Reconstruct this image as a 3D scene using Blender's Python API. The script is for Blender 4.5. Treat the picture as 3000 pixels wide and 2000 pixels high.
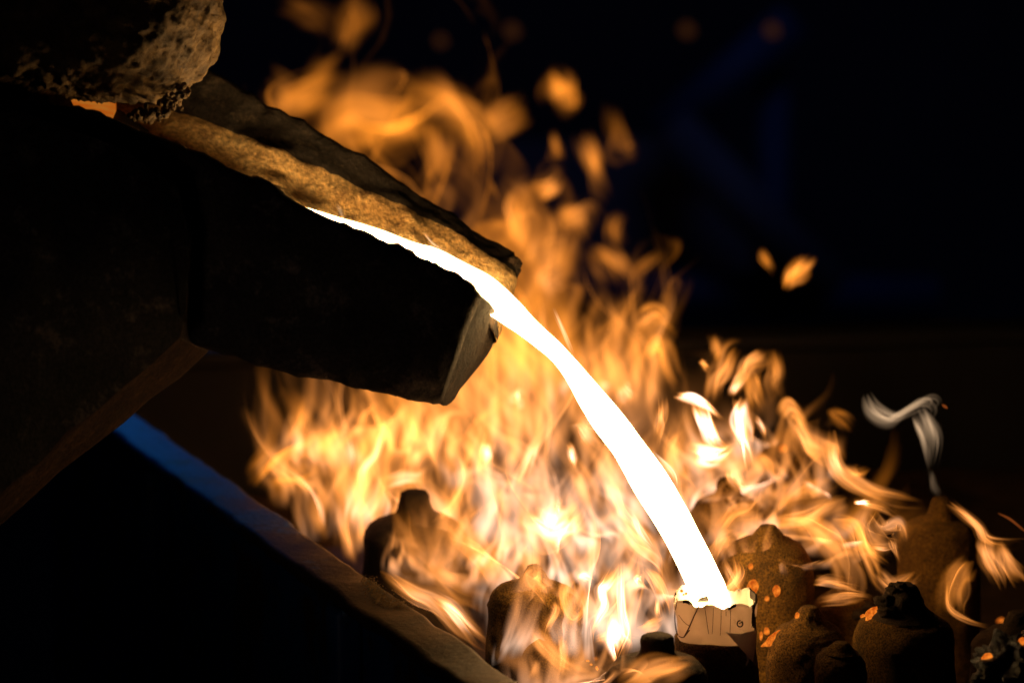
import bpy, bmesh, math, random
import numpy as np
from mathutils import Vector, noise as mnoise

for o in list(bpy.data.objects):
    bpy.data.objects.remove(o)
S = bpy.context.scene
COL = S.collection
random.seed(7)
RNG = np.random.default_rng(11)

# ------------------------------------------------------------------ camera
PITCH = math.radians(14.0)
LENS = 135.0
CAM_Z = 1.21
FOCUS = 3.40
cam = bpy.data.cameras.new('camera')
cam.lens = LENS
cam.sensor_width = 36
cam.clip_end = 200
cam.dof.use_dof = True
cam.dof.focus_distance = FOCUS
cam.dof.aperture_fstop = 3.5
cam_o = bpy.data.objects.new('camera', cam)
COL.objects.link(cam_o)
cam_o.location = (0, 0, CAM_Z)
cam_o.rotation_euler = (math.pi / 2 - PITCH, 0, 0)
S.camera = cam_o

# ------------------------------------------------------------------ world, lamps, exposure
W = bpy.data.worlds.new('World')
S.world = W
W.use_nodes = True
W.node_tree.nodes['Background'].inputs[0].default_value = (0.05, 0.09, 0.22, 1)
W.node_tree.nodes['Background'].inputs[1].default_value = 0.008

def area_light(name, loc, target, size, power, color, spread=180):
    l = bpy.data.lights.new(name, 'AREA')
    l.size = size; l.energy = power; l.color = color; l.spread = math.radians(spread)
    o = bpy.data.objects.new(name, l); COL.objects.link(o)
    o.location = loc
    d = Vector(target) - Vector(loc)
    o.rotation_euler = d.to_track_quat('-Z', 'Y').to_euler()
    return o
# weak blue light coming down from the far left of the foundry
area_light('skylight_lamp', (-0.9, 6.2, 1.9), (-0.38, 4.02, 0.16), 0.35, 0.13, (0.03, 0.30, 0.95), 12)
# weak unseen fill added at front left to bring out the ladle's side
area_light('ladle_fill', (-1.0, 1.5, 0.25), (-0.22, 3.3, 0.42), 0.3, 0.022, (1.0, 0.70, 0.5), 22)
# dim blue light in the back of the hall
area_light('hall_lamp', (0.6, 5.4, 2.6), (0.2, 7.3, -0.35), 1.0, 1.5, (0.20, 0.28, 0.75), 95)

S.render.engine = 'CYCLES'
S.view_settings.view_transform = 'Standard'
S.view_settings.look = 'None'
S.view_settings.exposure = 0
S.view_settings.gamma = 1
S.view_settings.use_curve_mapping = False
S.cycles.use_denoising = True
try:
    S.cycles.denoiser = 'OPENIMAGEDENOISE'
except Exception:
    pass
S.cycles.max_bounces = 6
S.cycles.diffuse_bounces = 3
S.cycles.transparent_max_bounces = 160
S.cycles.sample_clamp_indirect = 4.0
S.cycles.caustics_reflective = False
S.cycles.caustics_refractive = False

# ------------------------------------------------------------------ helpers
KPX = 36.0 / LENS / 3000.0
SP, CP = math.sin(PITCH), math.cos(PITCH)
CAM = np.array([0, 0, CAM_Z])
FWD = np.array([0, CP, -SP]); UP = np.array([0, SP, CP]); RT = np.array([1.0, 0, 0])

def at(px, py, d):
    """point seen at photograph pixel (px, py), d metres along the view axis"""
    return CAM + d * FWD + (px - 1500) * KPX * d * RT - (py - 1000) * KPX * d * UP
def depth_on(py, z):
    """view depth at which the ray of row py meets the level z"""
    return (CAM_Z - z) / (SP + (py - 1000) * KPX * CP)
def on(px, py, z):
    return at(px, py, depth_on(py, z))
def V(a): return Vector((float(a[0]), float(a[1]), float(a[2])))

def catmull(pts, n):
    P = np.asarray(pts, float)
    if len(P) == 2:
        t = np.linspace(0, 1, n)[:, None]
        return P[0] * (1 - t) + P[1] * t
    P = np.vstack([2 * P[0] - P[1], P, 2 * P[-1] - P[-2]])
    m = len(P) - 3
    t = np.linspace(0, m - 1e-9, n)
    i = t.astype(int); f = (t - i)[:, None]
    a, b, c, d = P[i], P[i + 1], P[i + 2], P[i + 3]
    return 0.5 * (2 * b + (c - a) * f + (2 * a - 5 * b + 4 * c - d) * f ** 2 + (3 * b - a - 3 * c + d) * f ** 3)

def sstep(x, a, b):
    t = np.clip((x - a) / (b - a), 0, 1)
    return t * t * (3 - 2 * t)

def mesh_obj(name, verts, faces, mat, parent=None, smooth=True):
    me = bpy.data.meshes.new(name)
    me.from_pydata([tuple(map(float, v)) for v in verts], [], faces)
    me.update()
    if smooth:
        me.polygons.foreach_set('use_smooth', [True] * len(me.polygons))
    if mat: me.materials.append(mat)
    o = bpy.data.objects.new(name, me)
    COL.objects.link(o)
    if parent: o.parent = parent
    return o
def bm_obj(name, bm, mat, parent=None, smooth=True):
    me = bpy.data.meshes.new(name)
    bm.normal_update()
    bm.to_mesh(me); bm.free()
    if smooth:
        me.polygons.foreach_set('use_smooth', [True] * len(me.polygons))
    if mat: me.materials.append(mat)
    o = bpy.data.objects.new(name, me)
    COL.objects.link(o)
    if parent: o.parent = parent
    return o
def tag(o, label, cat=None, group=None, kind=None):
    o['label'] = label
    if cat: o['category'] = cat
    if group: o['group'] = group
    if kind: o['kind'] = kind
    return o
def empty(name, loc, label, cat, group=None):
    o = bpy.data.objects.new(name, None)
    COL.objects.link(o)
    o.location = V(loc)
    return tag(o, label, cat, group)
def adopt(o, parent):
    """parent o (built in world coordinates) without moving it"""
    o.parent = parent
    o.matrix_parent_inverse = parent.matrix_world.inverted() if False else \
        __import__('mathutils').Matrix.Translation(-parent.location)
    return o

def fbm(p, sc, oct=4):
    return mnoise.fractal(Vector(p) * sc, 1.0, 2.0, oct)

# ------------------------------------------------------------------ materials
def mat_new(name):
    m = bpy.data.materials.new(name)
    m.use_nodes = True
    nt = m.node_tree
    nt.nodes.clear()
    out = nt.nodes.new('ShaderNodeOutputMaterial')
    return m, nt, out
def N(nt, t, **kw):
    n = nt.nodes.new(t)
    for k, v in kw.items():
        setattr(n, k, v)
    return n
def ramp(nt, stops):
    r = N(nt, 'ShaderNodeValToRGB')
    el = r.color_ramp.elements
    el[0].position, el[0].color = stops[0][0], (*stops[0][1], 1)
    el[1].position, el[1].color = stops[-1][0], (*stops[-1][1], 1)
    for p, c in stops[1:-1]:
        e = el.new(p); e.color = (*c, 1)
    return r

def rough_mat(name, stops, scale, rough=0.85, bump=0.5, bump_scale=60, dist=0.004, metallic=0.0,
              patch=None, patch_scale=18, patch_lo=0.55, patch_hi=0.65, spec=0.3, fine=None, fine_amt=0.3):
    m, nt, out = mat_new(name)
    L = nt.links.new
    b = N(nt, 'ShaderNodeBsdfPrincipled')
    tc = N(nt, 'ShaderNodeTexCoord')
    n1 = N(nt, 'ShaderNodeTexNoise')
    n1.inputs['Scale'].default_value = scale; n1.inputs['Detail'].default_value = 6
    n1.inputs['Roughness'].default_value = 0.65
    L(tc.outputs['Object'], n1.inputs['Vector'])
    r = ramp(nt, stops)
    L(n1.outputs['Fac'], r.inputs['Fac'])
    colout = r.outputs['Color']
    if patch:
        n3 = N(nt, 'ShaderNodeTexNoise')
        n3.inputs['Scale'].default_value = patch_scale; n3.inputs['Detail'].default_value = 8
        n3.inputs['Roughness'].default_value = 0.7
        L(tc.outputs['Object'], n3.inputs['Vector'])
        mr = N(nt, 'ShaderNodeMapRange')
        mr.inputs[1].default_value = patch_lo; mr.inputs[2].default_value = patch_hi
        L(n3.outputs['Fac'], mr.inputs[0])
        mx = N(nt, 'ShaderNodeMix', data_type='RGBA')
        L(mr.outputs[0], mx.inputs[0]); L(colout, mx.inputs[6])
        mx.inputs[7].default_value = (*patch, 1)
        colout = mx.outputs[2]
    if fine:
        n4 = N(nt, 'ShaderNodeTexNoise')
        n4.inputs['Scale'].default_value = fine; n4.inputs['Detail'].default_value = 2
        L(tc.outputs['Object'], n4.inputs['Vector'])
        mr4 = N(nt, 'ShaderNodeMapRange')
        mr4.inputs[1].default_value = 0.3; mr4.inputs[2].default_value = 0.72
        mr4.inputs[3].default_value = 1 - fine_amt; mr4.inputs[4].default_value = 1 + fine_amt
        L(n4.outputs['Fac'], mr4.inputs[0])
        mm = N(nt, 'ShaderNodeMix', data_type='RGBA', blend_type='MULTIPLY')
        mm.inputs[0].default_value = 1
        L(colout, mm.inputs[6]); L(mr4.outputs[0], mm.inputs[7])
        colout = mm.outputs[2]
    L(colout, b.inputs['Base Color'])
    b.inputs['Roughness'].default_value = rough
    b.inputs['Metallic'].default_value = metallic
    b.inputs['Specular IOR Level'].default_value = spec
    n2 = N(nt, 'ShaderNodeTexNoise')
    n2.inputs['Scale'].default_value = bump_scale; n2.inputs['Detail'].default_value = 8
    n2.inputs['Roughness'].default_value = 0.7
    L(tc.outputs['Object'], n2.inputs['Vector'])
    bp = N(nt, 'ShaderNodeBump')
    bp.inputs['Strength'].default_value = bump; bp.inputs['Distance'].default_value = dist
    L(n2.outputs['Fac'], bp.inputs['Height'])
    L(bp.outputs['Normal'], b.inputs['Normal'])
    L(b.outputs[0], out.inputs['Surface'])
    return m
def emit_mat(name, color, strength, color2=None, scale=40):
    m, nt, out = mat_new(name)
    L = nt.links.new
    e = N(nt, 'ShaderNodeEmission')
    e.inputs['Strength'].default_value = strength
    if color2:
        tc = N(nt, 'ShaderNodeTexCoord')
        n1 = N(nt, 'ShaderNodeTexNoise')
        n1.inputs['Scale'].default_value = scale; n1.inputs['Detail'].default_value = 4
        L(tc.outputs['Object'], n1.inputs['Vector'])
        r = ramp(nt, [(0.35, color), (0.65, color2)])
        L(n1.outputs['Fac'], r.inputs['Fac']); L(r.outputs[0], e.inputs['Color'])
    else:
        e.inputs['Color'].default_value = (*color, 1)
    L(e.outputs[0], out.inputs['Surface'])
    return m

M = {}
M['sand'] = rough_mat('sand_shell', [(0.3, (0.055, 0.026, 0.004)), (0.55, (0.145, 0.070, 0.010)), (0.75, (0.32, 0.165, 0.027))],
                      30, rough=0.95, bump=1.0, bump_scale=420, dist=0.003, fine=620, fine_amt=0.75,
                      patch=(0.03, 0.018, 0.007), patch_scale=22, patch_lo=0.52, patch_hi=0.72)
M['burnt'] = rough_mat('burnt_sand', [(0.3, (0.02, 0.013, 0.01)), (0.7, (0.07, 0.042, 0.022))],
                       50, rough=0.95, bump=1.0, bump_scale=500, dist=0.0015, fine=900, fine_amt=0.5)
M['bed'] = rough_mat('bed_sand', [(0.3, (0.02, 0.012, 0.008)), (0.7, (0.07, 0.04, 0.02))], 25, rough=0.95, bump=0.8, bump_scale=150)
M['refractory'] = rough_mat('refractory', [(0.3, (0.36, 0.22, 0.09)), (0.5, (0.56, 0.37, 0.16)), (0.7, (0.66, 0.47, 0.23))],
                            26, rough=0.9, bump=1.0, bump_scale=90, dist=0.012,
                            patch=(0.13, 0.065, 0.03), patch_scale=38, patch_lo=0.54, patch_hi=0.66, fine=260, fine_amt=0.5)
M['crust'] = rough_mat('slag_crust', [(0.3, (0.035, 0.019, 0.006)), (0.5, (0.10, 0.056, 0.019)), (0.7, (0.25, 0.15, 0.052))],
                       45, rough=0.8, bump=1.0, bump_scale=95, dist=0.008,
                       patch=(0.06, 0.035, 0.02), patch_scale=60, patch_lo=0.55, patch_hi=0.62, spec=0.5)
M['iron'] = rough_mat('ladle_iron', [(0.3, (0.012, 0.010, 0.010)), (0.6, (0.035, 0.028, 0.024)), (0.8, (0.075, 0.055, 0.042))],
                      16, rough=0.75, bump=0.7, bump_scale=60, dist=0.004,
                      patch=(0.15, 0.115, 0.09), patch_scale=26, patch_lo=0.54, patch_hi=0.68, fine=300, fine_amt=0.5)
M['rust'] = rough_mat('rusted_plate', [(0.3, (0.018, 0.009, 0.004)), (0.55, (0.055, 0.028, 0.012)), (0.8, (0.14, 0.075, 0.032))],
                      45, rough=0.85, bump=1.0, bump_scale=120, dist=0.010, fine=300, fine_amt=0.7,
                      patch=(0.015, 0.009, 0.006), patch_scale=30, patch_lo=0.5, patch_hi=0.66)
M['blue'] = rough_mat('blue_paint', [(0.3, (0.01, 0.05, 0.17)), (0.6, (0.014, 0.085, 0.28)), (0.8, (0.03, 0.13, 0.36))],
                      20, rough=0.5, bump=0.4, bump_scale=70, dist=0.002,
                      patch=(0.05, 0.03, 0.022), patch_scale=14, patch_lo=0.50, patch_hi=0.60, spec=0.5)
# rim of the bin: blue paint, rust, and firelight painted brown towards the camera
M['rim_paint_firelit'] = rough_mat('rim_paint_firelit', [(0.3, (0.01, 0.05, 0.17)), (0.6, (0.014, 0.085, 0.28)), (0.8, (0.03, 0.13, 0.36))],
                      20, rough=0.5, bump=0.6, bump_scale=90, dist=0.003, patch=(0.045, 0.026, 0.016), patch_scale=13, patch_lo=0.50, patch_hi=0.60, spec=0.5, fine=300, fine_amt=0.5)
_nt = M['rim_paint_firelit'].node_tree
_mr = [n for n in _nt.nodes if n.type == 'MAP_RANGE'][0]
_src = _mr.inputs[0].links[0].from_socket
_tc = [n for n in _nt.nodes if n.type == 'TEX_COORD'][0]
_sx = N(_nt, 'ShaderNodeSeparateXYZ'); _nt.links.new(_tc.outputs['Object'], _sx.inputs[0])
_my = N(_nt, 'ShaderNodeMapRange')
_my.inputs[1].default_value = 3.25; _my.inputs[2].default_value = 3.85; _my.inputs[3].default_value = 0.22; _my.inputs[4].default_value = -0.10  # gradient paints the fire's brown tint into the near end
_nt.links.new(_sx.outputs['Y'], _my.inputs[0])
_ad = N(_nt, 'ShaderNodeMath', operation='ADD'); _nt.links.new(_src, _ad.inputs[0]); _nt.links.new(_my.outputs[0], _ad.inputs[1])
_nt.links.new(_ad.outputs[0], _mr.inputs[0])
M['lip'] = rough_mat('burnt_lip', [(0.3, (0.004, 0.002, 0.001)), (0.55, (0.014, 0.007, 0.003)), (0.8, (0.055, 0.030, 0.012))], 60, rough=0.9, bump=1.0, bump_scale=140, dist=0.010, fine=300, fine_amt=0.6)
M['dust'] = rough_mat('spilt_sand', [(0.3, (0.12, 0.07, 0.035)), (0.7, (0.30, 0.19, 0.10))], 200, rough=0.95, bump=1, bump_scale=800, dist=0.002)
M['board'] = rough_mat('paper_board', [(0.3, (0.62, 0.53, 0.46)), (0.55, (0.78, 0.71, 0.64)), (0.8, (0.84, 0.79, 0.73))],
                       22, rough=0.8, bump=0.25, bump_scale=120, dist=0.002,
                       patch=(0.22, 0.12, 0.05), patch_scale=38, patch_lo=0.60, patch_hi=0.74)
nt = M['board'].node_tree
_b = [n for n in nt.nodes if n.type == 'BSDF_PRINCIPLED'][0]; _o = [n for n in nt.nodes if n.type == 'OUTPUT_MATERIAL'][0]
_t = N(nt, 'ShaderNodeBsdfTranslucent'); _t.inputs[0].default_value = (0.70, 0.58, 0.52, 1)
_m = N(nt, 'ShaderNodeMixShader'); _m.inputs[0].default_value = 0.40
nt.links.new(_b.outputs[0], _m.inputs[1]); nt.links.new(_t.outputs[0], _m.inputs[2]); nt.links.new(_m.outputs[0], _o.inputs['Surface'])
M['char'] = rough_mat('charred_edge', [(0.3, (0.01, 0.008, 0.006)), (0.7, (0.05, 0.03, 0.018))], 80, rough=0.9, bump=1, bump_scale=300)
M['wire'] = rough_mat('scorched_wire', [(0.3, (0.05, 0.028, 0.016)), (0.7, (0.14, 0.08, 0.05))], 80, rough=0.8, bump=0.5, bump_scale=300)
M['slag'] = rough_mat('slag_chunk', [(0.35, (0.008, 0.008, 0.012)), (0.65, (0.04, 0.04, 0.07)), (0.8, (0.12, 0.13, 0.22))], 60, rough=0.35, bump=1, bump_scale=140, dist=0.006, spec=0.8)
M['concrete'] = rough_mat('concrete', [(0.3, (0.006, 0.006, 0.007)), (0.7, (0.018, 0.018, 0.02))], 3, rough=0.9, bump=0.3, bump_scale=20)
M['navy'] = rough_mat('navy_steel', [(0.3, (0.012, 0.03, 0.10)), (0.7, (0.02, 0.06, 0.18))], 4, rough=0.6, bump=0.2, bump_scale=30)
M['panel'] = rough_mat('grey_blue_steel', [(0.3, (0.05, 0.06, 0.10)), (0.7, (0.08, 0.095, 0.15))], 4, rough=0.7, bump=0.2, bump_scale=30)
M['wall'] = rough_mat('wall_paint', [(0.3, (0.04, 0.045, 0.07)), (0.7, (0.07, 0.075, 0.11))], 2, rough=0.9, bump=0.2, bump_scale=10)
M['metal'] = emit_mat('molten_metal', (1.0, 0.60, 0.22), 32.0)
M['ladle_glow'] = emit_mat('ladle_melt', (1.0, 0.20, 0.012), 0.40, (1.0, 0.32, 0.035), 60)
M['drop'] = emit_mat('metal_drop', (0.50, 0.07, 0.004), 1.0, (1.0, 0.27, 0.025), 260)
M['ember'] = emit_mat('ember', (1.0, 0.32, 0.10), 0.035)

# ------------------------------------------------------------------ setting
Z_TOP = 0.175          # tops of the moulds
Z_RIM = 0.165          # rim of the bin

def sheet(name, x0, x1, y0, y1, z, mat):
    o = mesh_obj(name, [(x0, y0, z), (x1, y0, z), (x1, y1, z), (x0, y1, z)], [(0, 1, 2, 3)], mat, smooth=False)
    o['kind'] = 'structure'
    return o
sheet('floor', -12, 12, -3, 16, -1.0, M['concrete'])
wall = mesh_obj('back_wall', [(-12, 9, -1.0), (12, 9, -1.0), (12, 9, 6), (-12, 9, 6)], [(0, 1, 2, 3)], M['wall'], smooth=False)
wall['kind'] = 'structure'

# bin: the left side runs away from the camera along the traced rim
ri0 = on(1530, 2000, Z_RIM); ri1 = on(421, 1224, Z_RIM)
ro0 = on(1352, 2000, Z_RIM); ro1 = on(351, 1263, Z_RIM)
din = ri1 - ri0; din /= np.linalg.norm(din)
nout = np.array([-din[1], din[0], 0.0])          # away from the bin
RIMW = 0.046
def boxm(bm, a, b, w, z0, z1, nrm, seg=1):
    """plank from a to b (xy), w wide along nrm, from z0 to z1"""
    vs = []
    for s in range(seg + 1):
        p = a + (b - a) * s / seg
        for q, z in ((0, z0), (w, z0), (w, z1), (0, z1)):
            v = p + nrm * q
            vs.append(bm.verts.new((v[0], v[1], z)))
    for s in range(seg):
        o = s * 4
        for i in range(4):
            bm.faces.new((vs[o + i], vs[o + (i + 1) % 4], vs[o + 4 + (i + 1) % 4], vs[o + 4 + i]))
    bm.faces.new(vs[0:4][::-1]); bm.faces.new(vs[-4:])
binp = empty('casting_bin', (0, 3.7, -1.0), 'blue painted steel bin of hot sand moulds, rust and painted-in firelight brown on its rim', 'bin')
pA = ri0 - din * 0.45; pB = ri1 + din * 0.28
def plank(name, a, b, w, z0, z1, nrm, mat, seg=40, jit=0.0012, bev=0.006):
    bm = bmesh.new()
    boxm(bm, np.array(a), np.array(b), w, z0, z1, np.array(nrm), seg)
    bmesh.ops.recalc_face_normals(bm, faces=bm.faces)
    if bev:
        ed = [e for e in bm.edges if len(e.link_faces) == 2 and e.calc_face_angle(0) > 1.0]
        bmesh.ops.bevel(bm, geom=ed, offset=bev, segments=3, affect='EDGES', profile=0.5)
    if jit:
        for v in bm.verts:
            v.co += Vector((fbm(v.co, 22, 3), fbm(v.co + Vector((3, 0, 0)), 22, 3), fbm(v.co + Vector((0, 5, 0)), 18, 3))) * jit
    o = bm_obj(name, bm, mat)
    return o
adopt(plank('rim', pA, pB, RIMW, Z_RIM - 0.016, Z_RIM, nout, M['rim_paint_firelit'], 120, 0.003), binp)
adopt(plank('side_panel', pA + nout * 0.004, pB + nout * 0.004, 0.014, -0.99, Z_RIM - 0.018, nout, M['blue'], 30), binp)
for t in (0.15, 0.45, 0.75):
    q = pA + (pB - pA) * t + nout * 0.0185
    adopt(plank('stiffener', q, q + din * 0.03, 0.026, -0.99, Z_RIM - 0.019, nout, M['blue'], 2, 0), binp)
# far side of the bin
fdir = np.array([1.0, 0.12, 0]); fdir /= np.linalg.norm(fdir)
fn = np.array([-fdir[1], fdir[0], 0])
pC = pB + fdir * 0.0; pD = pB + fdir * 1.75
adopt(plank('rim', pC, pD, 0.05, Z_RIM - 0.016, Z_RIM + 0.002, fn, M['concrete'], 40), binp)
adopt(plank('side_panel', pC + fn * 0.006, pD + fn * 0.006, 0.014, -0.99, Z_RIM - 0.018, fn, M['concrete'], 20), binp)
# bed of sand in the bin
bm = bmesh.new()
nx, ny = 70, 60
ids = []
for j in range(ny + 1):
    for i in range(nx + 1):
        base = pA + (pB - pA) * (j / ny) - nout * (0.004) + np.array([1, 0.12 * j / ny, 0]) * (1.7 * i / nx)
        z = 0.0 + 0.012 * fbm((base[0], base[1], 0), 14, 4)
        ids.append(bm.verts.new((base[0], base[1], z)))
for j in range(ny):
    for i in range(nx):
        k = j * (nx + 1) + i
        bm.faces.new((ids[k], ids[k + 1], ids[k + nx + 2], ids[k + nx + 1]))
o = bm_obj('sand_bed', bm, M['bed']); o['kind'] = 'structure'

# dusting of spilt sand on the rim
bm = bmesh.new()
for k in range(900):
    t = random.random()
    c = catmull([(1075, 1700), (1100, 1725), (1120, 1760), (1165, 1770), (1185, 1785)], 40)[int(t * 39)]
    px = c[0] + random.gauss(0, 13); py = c[1] + random.gauss(0, 9)
    p = on(px, py, Z_RIM + 0.0002)
    r = random.uniform(0.0003, 0.0008)
    bmesh.ops.create_icosphere(bm, subdivisions=1, radius=r, matrix=__import__('mathutils').Matrix.Translation(V(p)))
o = bm_obj('spilt_sand', bm, M['dust'])
tag(o, 'patch of spilt sand grains lying on the bin rim', 'sand', kind='stuff')

# blue steel frame standing in the dark behind the bin
fr = empty('steel_frame', at(2000, 900, 7.2) * np.array([1, 1, 0]) - np.array([0, 0, 1.0]), 'blurred blue steel frame with diagonal braces behind the fire', 'frame')
def beam(name, a, b, w, t, mat, parent):
    a, b = V(a), V(b)
    d = (b - a); L_ = d.length; d.normalize()
    side = d.cross(Vector(FWD)).normalized()
    dep = side.cross(d).normalized()
    bm = bmesh.new()
    vs = []
    for p in (a, b):
        for s, q in ((-1, -1), (1, -1), (1, 1), (-1, 1)):
            vs.append(bm.verts.new(p + side * s * w / 2 + dep * q * t / 2))
    for i in range(4):
        bm.faces.new((vs[i], vs[(i + 1) % 4], vs[4 + (i + 1) % 4], vs[4 + i]))
    bm.faces.new(vs[:4]); bm.faces.new(vs[4:])
    bmesh.ops.recalc_face_normals(bm, faces=bm.faces)
    bmesh.ops.bevel(bm, geom=bm.edges[:], offset=min(w, t) * 0.12, segments=2, affect='EDGES')
    return adopt(bm_obj(name, bm, mat), parent)
D2 = 7.2
beam('brace', at(1960, 370, D2), at(2440, 860, D2), 0.09, 0.05, M['panel'], fr)
beam('brace', at(1930, 400, D2 + .06), at(2330, 60, D2 + .06), 0.08, 0.05, M['navy'], fr)
beam('post', at(2265, 200, D2 + .13), at(2265, 1300, D2 + .13), 0.06, 0.05, M['navy'], fr)
beam('rail', at(1300, 850, D2 + .13), at(2750, 880, D2 + .13), 0.09, 0.05, M['navy'], fr)
v0 = [at(1250, 420, D2 + .2), at(1960, 400, D2 + .2), at(2400, 830, D2 + .2), at(1250, 830, D2 + .2)]
v1 = [p + FWD * 0.02 for p in v0]
pl = mesh_obj('panel', v0 + v1, [(0, 1, 2, 3), (7, 6, 5, 4), (0, 4, 5, 1), (1, 5, 6, 2), (2, 6, 7, 3), (3, 7, 4, 0)], M['panel'], smooth=False)
adopt(pl, fr)

# ------------------------------------------------------------------ ladle
lad_base = at(-200, 1500, 3.5)
lad = empty('pouring_ladle', lad_base, 'dark crusted iron ladle tilted to pour from its long open spout', 'ladle')

# stations along the spout: near rim, near bottom, far rim inner, far rim outer (photograph pixels)
ST = [
    ((60, 300), (-60, 960), (230, 300), (330, 130)),
    ((240, 326), (160, 985), (400, 318), (470, 165)),
    ((440, 398), (340, 975), (560, 352), (619, 217)),
    ((600, 458), (500, 985), (680, 398), (735, 288)),
    ((690, 503), (600, 1018), (770, 435), (800, 325)),
    ((800, 548), (715, 1056), (880, 483), (900, 372)),
    ((880, 600), (800, 1078), (960, 515), (975, 415)),
    ((1090, 700), (990, 1122), (1160, 600), (1175, 540)),
    ((1200, 746), (1100, 1148), (1275, 655), (1275, 606)),
    ((1300, 790), (1195, 1168), (1375, 715), (1370, 668)),
    ((1365, 832), (1262, 1178), (1455, 762), (1455, 722)),
    ((1400, 872), (1288, 1182), (1500, 795), (1515, 762)),
]
DN, DF = 3.335, 3.545
nS = 90
def stcol(k): return catmull([s[k] for s in ST], nS)
cN, cB, cI, cO = stcol(0), stcol(1), stcol(2), stcol(3)
def ring(i):
    n, b, fi, fo = cN[i], cB[i], cI[i], cO[i]
    t = i / (nS - 1)
    wide = 1.0 + 0.35 * (1 - t)
    dn = 3.44 - 0.105 * wide; df = 3.44 + 0.105 * wide
    dfi = df - 0.035
    ni = n + np.array([12, 4])
    bf = b + (fo - n) * 0.75
    # hollow: points of the channel floor
    depth_px = 95 + 40 * (1 - t)
    cf = fi * 0.45 + ni * 0.55 + np.array([-12, depth_px * 0.9])
    cn = fi * 0.12 + ni * 0.88 + np.array([-10, depth_px * 0.8])
    key = [
        (n, dn), (n * 0.75 + b * 0.25 + np.array([-6, 6]), dn - 0.012), (n * 0.4 + b * 0.6, dn - 0.012), (n * 0.1 + b * 0.9, dn + 0.002), (b, dn + 0.03),
        (b * 0.5 + bf * 0.5 + np.array([0, 6]), (dn + df) / 2), (bf, df - 0.03), (bf * 0.8 + fo * 0.2, df), (bf * 0.35 + fo * 0.65, df + 0.012), (fo, df),
        (fo * 0.5 + fi * 0.5 + np.array([0, -5]), df - 0.018), (fi, dfi), (fi * 0.55 + cf * 0.45 + np.array([8, 4]), dfi - 0.018), (cf, (dn + df) / 2 + 0.01), (cn, dn + 0.05),
        (ni * 0.6 + cn * 0.4, dn + 0.034), (ni, dn + 0.028), (n * 0.5 + ni * 0.5 + np.array([0, -4]), dn + 0.012)]
    K = [at(p[0], p[1], d) for p, d in key]
    K = np.array(K)
    P = catmull(np.vstack([K, K[:1]]), 91)[:-1]
    return P
R = [ring(i) for i in range(nS)]
nR = len(R[0])
def end_ring(n, b, fi, fo, dn, df):
    """rings of the blunt lip: the near edge is chamfered away from the camera"""
    global cN, cB, cI, cO
    sv = [cN[-1].copy(), cB[-1].copy(), cI[-1].copy(), cO[-1].copy()]
    cN[-1], cB[-1], cI[-1], cO[-1] = np.array(n, float), np.array(b, float), np.array(fi, float), np.array(fo, float)
    P = ring(nS - 1)
    cN[-1], cB[-1], cI[-1], cO[-1] = sv
    # push the near side back, the far side stays
    dep = (P - CAM) @ FWD
    w = np.clip((3.545 - dep) / 0.21, 0, 1)[:, None]
    rel = (P - CAM) / dep[:, None]
    return CAM + rel * (dep[:, None] + dn * w + df * (1 - w))
R.append(end_ring((1422, 884), (1296, 1191), (1508, 802), (1521, 766), 0.012, 0.0))
R.append(end_ring((1443, 903), (1308, 1196), (1513, 815), (1525, 776), 0.045, -0.002))
R.append(end_ring((1456, 930), (1322, 1186), (1515, 832), (1526, 790), 0.075, -0.006))
R.append(end_ring((1458, 948), (1340, 1164), (1511, 850), (1522, 806), 0.095, -0.02))
verts = []
rn = random.Random(3)
for i, ringp in enumerate(R):
    for k, p in enumerate(ringp):
        v = V(p)
        amp = 0.0035
        if k > 84 or k < 4: amp = 0.0030
        elif k > 54: amp = 0.0060      # crumbly rims and channel
        a1 = fbm(v, 26, 5); a2 = fbm(v + Vector((7, 1, 3)), 26, 5); a3 = fbm(v + Vector((1, 9, 2)), 60, 4)
        verts.append(v + Vector((a1, a2, a1 * 0.6 + a3 * 0.7)) * amp)
faces = []
for i in range(len(R) - 1):
    for k in range(nR):
        k2 = (k + 1) % nR
        faces.append((i * nR + k, i * nR + k2, (i + 1) * nR + k2, (i + 1) * nR + k))
# material split: channel is refractory, outside iron; dark iron on rim tops paints their shade
bm = bmesh.new()
bv = [bm.verts.new(v) for v in verts]
bm.verts.index_update()
for f in faces:
    bm.faces.new([bv[i] for i in f])
last = (len(R) - 1) * nR
cap = bm.faces.new([bv[last + k] for k in range(nR)])
bmesh.ops.triangulate(bm, faces=[cap])
bm.verts.ensure_lookup_table()
for _ in range(5):
    bmesh.ops.smooth_vert(bm, verts=[v for v in bm.verts if v.index >= (nS - 2) * nR or v.index == -1], factor=0.5, use_axis_x=True, use_axis_y=True, use_axis_z=True)
bmesh.ops.recalc_face_normals(bm, faces=bm.faces)
bm.faces.ensure_lookup_table()
spout = bm_obj('spout', bm, M['iron'])
spout.data.materials.append(M['refractory'])
spout.data.materials.append(M['lip'])
for pi, p in enumerate(spout.data.polygons):
    if pi < len(faces):
        k = pi % nR; i = pi // nR
        if i >= nS - 1 and not 54 <= k <= 70: p.material_index = 2
        elif 54 <= k <= 84: p.material_index = 1
    else:
        p.material_index = 2
adopt(spout, lad)

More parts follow.
